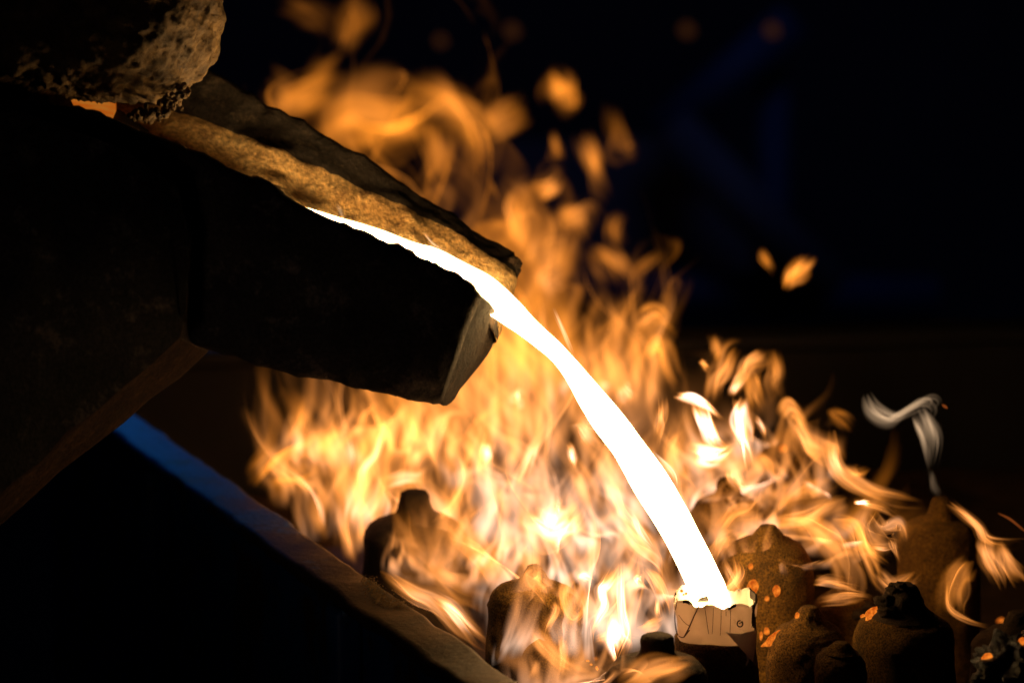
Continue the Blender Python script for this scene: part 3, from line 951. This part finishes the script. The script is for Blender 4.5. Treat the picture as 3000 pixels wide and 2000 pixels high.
# turbulent rising flow: sum of divergence-free waves
class Flow:
    def __init__(self, seed, n=42, l0=0.045, l1=0.26, rms=0.5):
        r = np.random.default_rng(seed)
        lam = np.exp(r.uniform(math.log(l0), math.log(l1), n))
        k = r.normal(size=(n, 3)); k[:, 2] *= 0.6
        k /= np.linalg.norm(k, axis=1)[:, None]
        self.k = k * (2 * math.pi / lam)[:, None]
        a = r.normal(size=(n, 3)); a = np.cross(k, a); a /= np.linalg.norm(a, axis=1)[:, None]
        amp = lam ** 0.42
        amp *= rms * math.sqrt(2) / math.sqrt((amp ** 2).sum() / 1.0) * 1.0
        self.a = a * amp[:, None]
        self.w = r.normal(size=n) * 9 * (0.1 / lam) ** 0.5
        self.p = r.uniform(0, 2 * math.pi, n)
    def vel(self, X, t, rise):
        ph = (X - np.array([0, 0, rise * 0.8]) * t) @ self.k.T + self.w * t + self.p
        return np.cos(ph) @ self.a
FLOW = Flow(4, l0=0.07, l1=0.30, rms=0.62)

def streak(src, age, vup, drift, I0, hot0, sheets, na=56, turb=1.0, fade_u=0.18, seed=0, accel=2.0, flow=FLOW):
    """sheet of burning gas released along the curve src (nu x 3) during the last `age` seconds"""
    nu = len(src)
    r = np.random.default_rng(seed)
    dt = age / (na - 1)
    X = np.repeat(src[None], na, 0).astype(float)         # X[j]: particles of age j*dt (filled as they are released)
    # particle of age j is released at time -j*dt
    for step in range(na - 1, 0, -1):
        t = -step * dt
        act = X[step:]                                    # released by now
        ages = (np.arange(step, na) - step) * dt
        g = np.clip(ages / 0.07, 0.12, 1.0)[:, None, None]
        v = flow.vel(act.reshape(-1, 3), t + seed * 1.7, vup).reshape(act.shape) * turb * g
        v[..., 2] += vup * (0.55 + accel * ages)[:, None]
        v[..., 0] += drift[0] * np.clip(ages / 0.1, 0, 1)[:, None]
        v[..., 1] += drift[1] * np.clip(ages / 0.1, 0, 1)[:, None]
        X[step:] = act + v * dt
    u = np.linspace(0, 1, nu); a = np.linspace(0, 1, na)
    # thinning of the stretched sheet
    du = np.linalg.norm(np.gradient(X, axis=1), axis=2); da = np.linalg.norm(np.gradient(X, axis=0), axis=2)
    thin = (du[0].mean() * vup * dt * 0.9) / (du * da + 1e-9)
    thin = np.clip(thin, 0.05, 2.6) ** 0.9 * sstep(thin, 0.05, 0.16)
    uu, aa = np.meshgrid(u, a)
    edge = sstep(uu, 0, fade_u) * sstep(1 - uu, 0, fade_u)
    ph = r.uniform(0, 6.28, 4)
    tip = 0.80 + 0.13 * np.sin(uu * 9 + ph[0]) + 0.10 * np.sin(uu * 21 + ph[1]) + 0.05 * np.sin(uu * 43 + ph[2])
    body_ = 1 - sstep(aa, tip - 0.38, tip)
    base = sstep(aa, 0.0, 0.24)
    I = GS * I0 * edge * body_ * base * thin
    hot = np.clip(hot0 * (1.15 - 1.0 * aa) + 0.12 * (thin - 0.6), 0, 1)
    C = flame_rgb(I, hot)
    U = np.stack([uu * 7.5 + seed * 13.7, aa * 2.0 + seed * 3.1, np.full_like(uu, seed * 0.77)], -1)
    sheets.add(X, C, U)

FIRE = Sheets()
def arc_source(p, length, ang, bend, nu=44):
    s = np.linspace(-0.5, 0.5, nu)
    th = ang + bend * s
    dx = np.cos(th); dy = np.sin(th)
    x = np.cumsum(dx) * length / nu; y = np.cumsum(dy) * length / nu
    x -= x[nu // 2]; y -= y[nu // 2]
    return np.stack([p[0] + x, p[1] + y, np.full(nu, p[2])], 1)

# (px, py of the base on the level z), spread, number, rise (m), strength, heat, drift
CL = [
    # px0, px1, py0, py1, z, n, age, vup, I, hot, driftx
    (900, 1450, 1290, 1430, 0.10, 22, 0.23, 1.05, 0.075, 0.30, -0.05),
    (1350, 1850, 1250, 1420, 0.10, 20, 0.27, 1.20, 0.050, 0.42, -0.12),
    (1400, 1900, 1450, 1700, 0.10, 18, 0.22, 1.05, 0.080, 0.75, -0.08),
    (1700, 2150, 1400, 1650, 0.10, 14, 0.20, 0.95, 0.080, 0.68, -0.05),
    (2050, 2330, 1350, 1500, 0.12, 9, 0.17, 0.80, 0.085, 0.50, -0.02),
    (1480, 1960, 1720, 1960, 0.10, 18, 0.20, 0.95, 0.088, 0.85, -0.02),
    (950, 1450, 1480, 1640, 0.11, 18, 0.20, 0.95, 0.078, 0.42, 0.00),
    (1250, 1500, 1620, 1740, 0.12, 8, 0.16, 0.85, 0.080, 0.60, 0.00),
    (1150, 1600, 1130, 1200, 0.12, 20, 0.38, 1.20, 0.072, 0.05, -0.28),
    (1500, 1850, 1130, 1250, 0.12, 14, 0.23, 1.05, 0.060, 0.22, -0.08),
    (1560, 1830, 2040, 2140, 0.10, 6, 0.20, 0.85, 0.075, 0.60, 0.02),
    (2180, 2480, 1560, 1720, 0.15, 8, 0.16, 0.60, 0.080, 0.50, 0.12),
    (2150, 2400, 1420, 1500, 0.15, 6, 0.16, 0.60, 0.080, 0.45, 0.08),
]
sd = 1
for (x0, x1, y0, y1, z, n, age, vup, I0, hot, dx) in CL:
    for k in range(n):
        px = RNG.uniform(x0, x1); py = RNG.uniform(y0, y1)
        p = on(px, py, z)
        src = arc_source(p, RNG.uniform(0.07, 0.17), RNG.uniform(-0.7, 0.7), RNG.uniform(-2.5, 2.5))
        streak(src, turb=0.72, age=age * RNG.uniform(0.7, 1.15), vup=vup * RNG.uniform(0.8, 1.15), drift=(dx + RNG.normal() * 0.05, RNG.normal() * 0.03),
               I0=I0 * RNG.uniform(0.5, 1.5), hot0=np.clip(hot + RNG.normal() * 0.15, 0, 1), sheets=FIRE, seed=sd)
        sd += 1

FLOW2 = Flow(9, n=36, l0=0.035, l1=0.16, rms=0.5)
def ribbon_one(P, d, I0, hot, sheets, n, m, seed, rr, turb, pale=False):
    """one twisting sheet of gas swept along the path P (px, py, half width px) at depth d"""
    T = np.gradient(P[:, :2], axis=0); T /= np.linalg.norm(T, axis=1)[:, None] + 1e-9
    Nn = np.stack([-T[:, 1], T[:, 0]], 1)
    ss = np.linspace(0, 1, n); vv = np.linspace(-1, 1, m)
    s2, v2 = np.meshgrid(ss, vv, indexing='ij')
    wid = P[:, 2][:, None] * 1.42
    phi = rr.uniform(-0.7, 0.7) + rr.uniform(-1.3, 1.3) * s2 + 0.5 * np.sin(s2 * rr.uniform(3, 7) + rr.uniform(0, 6)) \
        + rr.uniform(-0.9, 0.9) * v2
    off = wid * v2 * np.cos(phi); dep = wid * v2 * np.sin(phi)
    q = P[:, None, :2] + Nn[:, None, :] * off[..., None]
    dd = d - dep * KPX * d
    X = (CAM + dd[..., None] * FWD + ((q[..., 0] - 1500) * KPX * dd)[..., None] * RT - ((q[..., 1] - 1000) * KPX * dd)[..., None] * UP)
    g = (turb * (0.3 + 0.7 * s2) * np.minimum(P[:, 2], 40)[:, None] * KPX * d)[..., None]
    Y = X.copy()
    for k in range(6):
        Y = Y + g * FLOW2.vel(Y.reshape(-1, 3), seed * 1.3, 0.0).reshape(X.shape) / 2.2
    ph = rr.uniform(0, 6.28, 6)
    tip = 0.86 + 0.10 * np.sin(v2 * 3.1 + ph[0]) + 0.07 * np.sin(v2 * 7.3 + ph[1])
    st = 0.05 + 0.05 * np.sin(v2 * 4.1 + ph[2])
    ee = sstep(s2, st - 0.06, st + 0.22) * (1 - sstep(s2, tip - 0.42, tip))
    sh = rr.uniform(0.25, 0.8)
    lo = sstep(v2, -1, -1 + sh); hi = sstep(-v2, -1, -1 + (1.05 - sh))
    I = GR * I0 * ee * lo * hi * (0.8 + 0.2 * np.cos(s2 * 6 + ph[4]))
    C = flame_rgb(I, np.clip(hot * (0.2 + 0.8 * ee * lo * hi) * min(1.0, 0.55 + 0.9 * I0) + 0.08 * np.cos(s2 * 5 + ph[5]), 0, 1))
    if pale: C = I[..., None] * np.array([1.0, 0.64, 0.36]) * 0.6
    U = np.stack([v2 * 1.5 + seed * 13.7, s2 * 1.6 + seed * 3.1, np.full_like(s2, seed * 0.77)], -1)
    sheets.add(Y, C, U, 0.2 if pale else 0.5)
def ribbon(pts, d, I0, hot, sheets=None, sharp=0, turb=0.42, layers=5, n=64, m=22):
    """tongue of flame along a traced path: a few twisting sheets of gas"""
    global sd
    sheets = sheets or FIRE
    P = catmull([(p[0], p[1], p[2]) for p in pts], n)
    w = P[:, 2].mean()
    P[:, 2] = 0.65 * P[:, 2] + 0.35 * w
    tt = np.linspace(0, 1, n)
    for k in range(layers):
        rr = np.random.default_rng(sd * 17 + k); sd += 1
        Q = P.copy()
        for ax in (0, 1):
            Q[:, ax] += rr.normal() * w * 0.28 + rr.normal() * w * 0.28 * np.sin(tt * rr.uniform(2, 6) + rr.uniform(0, 6))
        Q[:, 2] = np.maximum(Q[:, 2] * rr.uniform(0.5, 1.05), 1.5)
        ribbon_one(Q, d + rr.normal() * 0.008, I0 * rr.uniform(0.3, 0.75), hot, sheets, n, m, sd, rr, turb, sheets is not FIRE)

# single tongues: path (px, py, half width), depth, radiance, heat, crisp side
for a in [
    # right-hand tongues
    ([(2435, 1262, 16), (2438, 1319, 26), (2458, 1377, 26), (2506, 1418, 28), (2574, 1452, 24), (2642, 1469, 18), (2710, 1479, 10)], 3.66, 0.22, 0.62, 1),
    ([(2440, 1290, 8), (2444, 1345, 10), (2470, 1390, 9), (2500, 1410, 6)], 3.65, 0.30, 0.9, 0),
    ([(2320, 1200, 18), (2345, 1260, 16), (2385, 1310, 40), (2430, 1330, 36), (2450, 1360, 20)], 3.76, 0.18, 0.62, 0),
    ([(2285, 1225, 14), (2310, 1195, 24), (2345, 1225, 20), (2365, 1285, 8)], 3.82, 0.20, 0.5, 0),
    ([(2244, 1523, 24), (2319, 1452, 34), (2404, 1421, 34), (2450, 1400, 20)], 3.68, 0.13, 0.25, 0),
    ([(2241, 1535, 14), (2353, 1523, 26), (2438, 1482, 26), (2486, 1460, 14)], 3.64, 0.20, 0.5, 0),
    ([(2285, 1540, 16), (2370, 1540, 34), (2431, 1580, 44), (2465, 1642, 46), (2479, 1710, 40), (2506, 1740, 24)], 3.56, 0.16, 0.58, 1),
    ([(2438, 1523, 12), (2499, 1540, 26), (2526, 1608, 30), (2554, 1676, 26), (2574, 1730, 16)], 3.54, 0.18, 0.4, -1),
    ([(2506, 1524, 8), (2540, 1591, 16), (2605, 1660, 8)], 3.54, 0.18, 0.35, 0),
    ([(2567, 1676, 12), (2608, 1712, 24), (2659, 1693, 24), (2693, 1672, 10)], 3.52, 0.18, 0.6, 0),
    ([(2385, 1703, 12), (2438, 1703, 16), (2545, 1732, 14)], 3.52, 0.22, 0.75, 0),
    ([(2400, 1760, 14), (2480, 1740, 22), (2560, 1745, 16)], 3.5, 0.14, 0.65, 0),
    ([(2506, 1472, 10), (2574, 1486, 14), (2640, 1522, 8)], 3.6, 0.13, 0.55, 0),
    ([(2482, 1373, 14), (2523, 1392, 20), (2562, 1368, 8)], 3.72, 0.14, 0.35, 0),
    ([(2781, 1470, 7), (2829, 1506, 14), (2866, 1540, 15), (2887, 1574, 20), (2931, 1588, 24), (3010, 1588, 24)], 3.56, 0.22, 0.68, 1),
    ([(2880, 1574, 14), (2887, 1625, 28), (2907, 1676, 24), (2931, 1735, 12)], 3.56, 0.22, 0.75, 1),
    ([(2931, 1600, 18), (2965, 1659, 26), (3010, 1720, 22)], 3.57, 0.20, 0.65, 1),
    ([(2850, 1640, 14), (2812, 1680, 40), (2800, 1760, 40), (2815, 1815, 16)], 3.5, 0.10, 0.35, 1),
    ([(2776, 1702, 5), (2782, 1778, 6), (2840, 1816, 6), (2920, 1838, 4)], 3.5, 0.16, 0.5, 0),
    ([(2557, 1499, 6), (2540, 1545, 22), (2590, 1590, 34), (2625, 1602, 12)], 3.47, 0.10, 0.9, 1),
    ([(2557, 1499, 5), (2590, 1545, 16), (2630, 1535, 26), (2648, 1565, 20), (2660, 1600, 6)], 3.47, 0.12, 0.92, -1),
    ([(2612, 1575, 10), (2622, 1610, 9), (2640, 1655, 7)], 3.47, 0.12, 0.7, 0),
    ([(2555, 1600, 6), (2590, 1608, 10), (2620, 1600, 6)], 3.47, 0.16, 0.9, 0),
    ([(2503, 1470, 5), (2532, 1470, 9), (2562, 1472, 4)], 3.47, 0.8, 1.0, 0),
    ([(2430, 1200, 12), (2465, 1222, 18), (2500, 1260, 8)], 3.85, 0.10, 0.1, 0),
    # plume over the hot patch
    ([(2084, 1180, 20), (2099, 1115, 26), (2124, 1076, 24), (2142, 1031, 28), (2175, 1006, 20)], 3.80, 0.20, 0.45, 0),
    ([(2150, 1150, 14), (2175, 1102, 20), (2193, 1064, 28), (2231, 1051, 28), (2256, 1030, 14)], 3.79, 0.22, 0.5, 0),
    ([(2140, 1155, 10), (2160, 1128, 15), (2186, 1092, 8)], 3.78, 0.45, 1.0, 0),
    ([(2262, 1030, 12), (2274, 1089, 22), (2264, 1128, 22), (2280, 1182, 16)], 3.82, 0.16, 0.3, 0),
    ([(2206, 1080, 16), (2214, 1153, 28), (2231, 1225, 18)], 3.81, 0.12, 0.25, 0),
    ([(1980, 1162, 10), (2027, 1168, 19), (2078, 1194, 19), (2122, 1233, 6)], 3.62, 0.94, 1.0, 0),
    ([(2035, 1178, 14), (2066, 1242, 20), (2091, 1293, 20), (2130, 1325, 18)], 3.63, 0.94, 1.0, 0),
    ([(2168, 1170, 14), (2168, 1230, 26), (2180, 1293, 32), (2198, 1375, 10)], 3.64, 0.85, 1.0, 0),
    ([(2040, 1325, 24), (2104, 1340, 42), (2160, 1306, 30)], 3.65, 0.77, 1.0, 0),
    ([(2214, 1220, 6), (2237, 1255, 9), (2240, 1292, 6)], 3.62, 0.40, 0.95, 0),
    ([(2130, 1370, 14), (2160, 1420, 24), (2205, 1450, 12)], 3.62, 0.22, 0.8, 0),
    ([(2219, 1319, 10), (2252, 1357, 15), (2268, 1405, 8)], 3.75, 0.16, 0.3, 0),
    ([(2091, 985, 14), (2096, 1030, 20), (2088, 1062, 10)], 3.9, 0.16, 0.2, 0),
    ([(1990, 1270, 20), (1975, 1332, 34), (2005, 1400, 30), (2040, 1470, 16)], 3.62, 0.20, 0.5, 0),
    ([(1940, 1165, 12), (1937, 1250, 18), (1925, 1320, 12)], 3.55, 0.18, 0.75, 0),
    ([(2053, 1052, 6), (2066, 1068, 12), (2079, 1088, 5)], 3.66, 0.35, 0.4, 0),
    ([(2100, 1560, 20), (2150, 1500, 30), (2215, 1480, 24), (2230, 1420, 10)], 3.60, 0.16, 0.5, 0),
    ([(2080, 1640, 16), (2120, 1580, 26), (2170, 1560, 14)], 3.55, 0.18, 0.7, 0),
    # by the cup
    ([(2110, 1760, 12), (2165, 1690, 24), (2150, 1622, 8)], 3.44, 0.22, 0.7, 1),
    ([(2120, 1640, 8), (2150, 1700, 16), (2190, 1752, 6)], 3.43, 0.16, 0.8, 0),
    # hot heart
    ([(1560, 1470, 34), (1630, 1530, 70), (1710, 1450, 40)], 3.55, 0.40, 1.0, 0),
    ([(1590, 1590, 24), (1640, 1540, 50), (1700, 1460, 20)], 3.58, 0.36, 1.0, 0),
    ([(1700, 1240, 20), (1720, 1275, 44), (1760, 1330, 24)], 3.6, 0.26, 1.0, 0),
    ([(1822, 1115, 10), (1842, 1155, 30), (1850, 1190, 14)], 3.7, 0.24, 1.0, 0),
    ([(1424, 1295, 10), (1426, 1329, 18), (1432, 1360, 8)], 3.8, 0.45, 1.0, 0),
    ([(1585, 1280, 8), (1550, 1335, 16), (1530, 1395, 12), (1510, 1440, 8)], 3.7, 0.34, 1.0, 0),
    ([(1670, 1300, 10), (1676, 1342, 20), (1690, 1380, 10)], 3.68, 0.40, 1.0, 0),
    ([(1505, 1145, 10), (1516, 1170, 22), (1530, 1180, 10)], 3.85, 0.30, 1.0, 0),
    # round the white tongue in front
    ([(1572, 1656, 12), (1549, 1699, 34), (1595, 1745, 36), (1622, 1772, 14)], 3.31, 0.15, 0.6, 1),
    ([(1622, 1765, 14), (1628, 1790, 16), (1607, 1831, 18), (1597, 1874, 8)], 3.31, 0.20, 0.6, 0),
    ([(1730, 1679, 10), (1673, 1699, 18), (1652, 1737, 18), (1658, 1780, 18), (1681, 1817, 14), (1710, 1794, 14), (1713, 1737, 12), (1701, 1711, 6)], 3.36, 0.20, 0.5, 0),
    ([(1680, 1690, 20), (1685, 1760, 34), (1700, 1830, 20)], 3.37, 0.14, 0.4, 0),
    ([(1690, 1690, 8), (1716, 1684, 15), (1742, 1696, 6)], 3.36, 0.6, 1.0, 0),
    ([(1812, 1655, 14), (1782, 1699, 28), (1762, 1722, 24), (1770, 1765, 13), (1750, 1808, 13), (1733, 1851, 9), (1737, 1912, 5)], 3.40, 0.6, 1.0, 0),
    ([(1814, 1650, 8), (1816, 1722, 14), (1822, 1794, 13), (1833, 1851, 13), (1816, 1896, 16), (1794, 1952, 6)], 3.39, 0.6, 1.0, 0),
    ([(1794, 1790, 8), (1800, 1860, 26), (1804, 1898, 30), (1790, 1935, 12)], 3.395, 0.7, 1.0, 0),
    ([(1870, 1690, 10), (1868, 1700, 13), (1872, 1715, 8)], 3.42, 0.5, 1.0, 0),
    ([(1890, 1660, 14), (1925, 1700, 26), (1950, 1760, 20), (1960, 1830, 10)], 3.44, 0.22, 0.8, 0),
    ([(1873, 1842, 12), (1917, 1826, 22), (1950, 1806, 12)], 3.46, 0.22, 0.6, 0),
    ([(1740, 1880, 14), (1800, 1860, 22), (1890, 1870, 20)], 3.46, 0.16, 0.6, 0),
    ([(1925, 1750, 5), (1926, 1785, 8), (1930, 1812, 4)], 3.43, 0.35, 0.9, 0),
    ([(1820, 1520, 16), (1870, 1590, 30), (1930, 1640, 22), (1960, 1720, 10)], 3.46, 0.22, 0.85, 0),
    ([(1790, 1420, 14), (1830, 1500, 30), (1900, 1580, 30), (1930, 1650, 14)], 3.5, 0.16, 0.7, 0),
    # out of focus in front
    ([(1561, 1836, 12), (1587, 1880, 28), (1635, 1932, 28), (1687, 1966, 28), (1785, 2008, 24)], 3.22, 0.15, 0.62, 0),
    ([(1644, 1856, 8), (1648, 1923, 17), (1638, 2005, 18)], 3.22, 0.18, 0.8, 0),
    ([(1840, 2015, 24), (1917, 1968, 38), (1990, 1950, 34), (2052, 1938, 14)], 3.12, 0.20, 0.55, 1),
    ([(1572, 1930, 6), (1566, 1965, 12), (1550, 2010, 14)], 3.2, 0.09, 0.7, 1),
    # behind the rim
    ([(1120, 1680, 12), (1210, 1735, 26), (1290, 1765, 32), (1370, 1850, 32), (1430, 1920, 24)], 3.55, 0.20, 0.8, -1),
    ([(1270, 1745, 14), (1350, 1805, 18), (1435, 1890, 16)], 3.5, 0.32, 1.0, -1),
    # large tongues round the wrapped mould
    ([(1185, 1480, 14), (1215, 1580, 52), (1290, 1680, 62), (1380, 1735, 50), (1470, 1745, 24)], 3.62, 0.13, 0.38, -1),
    ([(1300, 1530, 16), (1380, 1590, 44), (1440, 1660, 50), (1450, 1730, 30)], 3.64, 0.11, 0.35, 1),
    ([(1235, 1580, 6), (1310, 1500, 16), (1362, 1410, 18), (1345, 1330, 14), (1310, 1290, 6)], 3.7, 0.12, 0.65, 1),
    ([(1067, 1450, 10), (1062, 1380, 17), (1098, 1330, 15), (1116, 1278, 15), (1130, 1233, 17), (1108, 1170, 10)], 3.85, 0.34, 1.0, 0),
    ([(1080, 1530, 14), (1064, 1420, 30), (1090, 1340, 34), (1120, 1260, 34), (1120, 1160, 20)], 3.86, 0.15, 0.5, 0),
    ([(1125, 1425, 12), (1184, 1406, 24), (1240, 1401, 22), (1280, 1360, 10)], 3.82, 0.28, 0.95, 0),
    ([(993, 1510, 24), (993, 1355, 40), (968, 1253, 40), (1006, 1150, 24)], 3.88, 0.15, 0.35, 0),
    ([(899, 1299, 10), (884, 1228, 16), (914, 1140, 8)], 3.95, 0.13, 0.3, 0),
    ([(738, 1414, 12), (815, 1342, 18), (904, 1299, 22), (965, 1270, 14)], 3.95, 0.17, 0.2, 0),
    ([(800, 1440, 30), (850, 1400, 56), (930, 1380, 50), (990, 1340, 24)], 3.95, 0.08, 0.1, 0),
    ([(720, 1390, 10), (785, 1304, 20), (805, 1205, 10)], 4.0, 0.04, 0.0, 0),
    ([(940, 1560, 20), (930, 1480, 30), (950, 1400, 20)], 3.9, 0.12, 0.4, 0),
    ([(1040, 1640, 14), (1010, 1560, 26), (1000, 1450, 20)], 3.85, 0.14, 0.55, 0),
    ([(1172, 1195, 12), (1186, 1278, 20), (1146, 1322, 12)], 3.9, 0.12, 0.6, 0),
    ([(1265, 1300, 10), (1210, 1352, 18), (1165, 1360, 10)], 3.88, 0.13, 0.65, 0),
    # upper blurred flames
    ([(780, 290, 32), (860, 310, 54), (940, 250, 81), (1000, 210, 45)], 5.0, 0.15, 0.05, 0),
    ([(900, 350, 40), (1010, 330, 99), (1130, 330, 99), (1230, 300, 81), (1310, 230, 32)], 5.0, 0.16, 0.06, 0),
    ([(1180, 260, 32), (1290, 290, 67), (1370, 370, 75), (1395, 480, 67), (1330, 620, 40)], 5.0, 0.13, 0.05, 0),
    ([(1260, 380, 18), (1280, 480, 40), (1240, 560, 27)], 5.0, 0.08, 0.04, 0),
    ([(1420, 370, 27), (1490, 330, 54), (1540, 285, 35)], 5.0, 0.10, 0.06, 0),
    ([(1635, 310, 27), (1650, 250, 59), (1645, 195, 27)], 5.0, 0.14, 0.08, 0),
    ([(1700, 400, 17), (1735, 460, 35), (1758, 525, 22), (1792, 600, 8)], 4.6, 0.13, 0.12, 0),
    ([(1620, 385, 6), (1632, 440, 15), (1636, 475, 6)], 4.6, 0.06, 0.05, 0),
    ([(1780, 300, 12), (1805, 380, 27), (1830, 440, 42), (1870, 410, 15)], 4.6, 0.045, 0.0, 0),
    ([(1010, 130, 30), (1040, 60, 45), (1055, -20, 32)], 4.6, 0.06, 0.0, 0),
    ([(830, 10, 30), (930, 50, 55), (1000, 150, 42)], 4.6, 0.018, 0.0, 0),
    ([(1548, 745, 30), (1529, 641, 55), (1512, 577, 50), (1556, 515, 32)], 4.6, 0.16, 0.22, 0),
    ([(1560, 565, 20), (1621, 541, 37), (1660, 500, 20)], 4.6, 0.14, 0.18, 0),
    ([(1640, 640, 30), (1690, 640, 47), (1740, 710, 22)], 4.6, 0.13, 0.18, 0),
    ([(1600, 800, 37), (1640, 745, 75), (1680, 690, 37)], 4.6, 0.14, 0.32, 0),
    ([(1590, 840, 25), (1615, 822, 45), (1640, 800, 22)], 4.6, 0.16, 0.7, 0),
    ([(1740, 715, 17), (1797, 769, 42), (1832, 840, 25)], 4.6, 0.14, 0.12, 0),
    ([(1811, 630, 17), (1797, 689, 30), (1815, 745, 15)], 4.6, 0.06, 0.05, 0),
    ([(1940, 735, 6), (1876, 785, 17), (1840, 840, 17)], 4.6, 0.06, 0.05, 0),
    ([(1860, 960, 20), (1920, 920, 36), (1985, 990, 20)], 4.0, 0.14, 0.22, 0),
    ([(1890, 1060, 20), (1930, 1000, 36), (1960, 1090, 24), (1990, 1150, 10)], 3.95, 0.16, 0.25, 0),
    ([(2303, 842, 8), (2325, 805, 26), (2358, 775, 28), (2372, 757, 8)], 4.0, 0.30, 0.15, 0),
    ([(2233, 728, 6), (2248, 765, 18), (2272, 800, 6)], 4.05, 0.10, 0.05, 0),
]:
    ribbon(a[0], a[1], a[2], a[3], sharp=a[4])
fire = FIRE.build('fire', M['flame'])
tag(fire, 'mass of orange and white flames rising among the moulds', 'fire', kind='stuff')

SM = Sheets()
for a in [
    ([(2542, 1155, 10), (2560, 1200, 22), (2605, 1225, 20), (2640, 1208, 12), (2700, 1178, 18), (2728, 1190, 20), (2712, 1222, 16)], 3.66, 0.20, 0.95, 1),
    ([(2700, 1200, 8), (2722, 1250, 18), (2738, 1300, 14), (2728, 1390, 7)], 3.66, 0.16, 0.95, 1),
    ([(2680, 1220, 6), (2705, 1290, 8), (2725, 1390, 5)], 3.66, 0.14, 0.95, 0),
    ([(2728, 1380, 6), (2738, 1430, 10), (2748, 1460, 10)], 3.66, 0.025, 0.95, 0),
    ([(985, 600, 3), (1000, 625, 7), (1010, 645, 3)], 3.42, 0.10, 1.0, 0),
    ([(1240, 680, 3), (1270, 715, 4), (1320, 745, 4)], 3.42, 0.22, 1.0, 0),
    ([(1620, 900, 4), (1660, 990, 9), (1690, 1060, 5)], 3.42, 0.18, 1.0, 0),
    ([(1850, 1500, 5), (1880, 1560, 16), (1930, 1620, 6)], 3.37, 0.3, 1.0, 0),
    ([(1910, 1320, 5), (1970, 1380, 12), (1985, 1430, 5)], 3.43, 0.3, 1.0, 0),
]:
    ribbon(a[0], a[1], a[2], a[3], SM, sharp=a[4])
smk = SM.build('smoke_wisps', M['smoke'])
tag(smk, 'thin pale wisps of burning smoke curling off moulds and metal', 'smoke', kind='stuff')
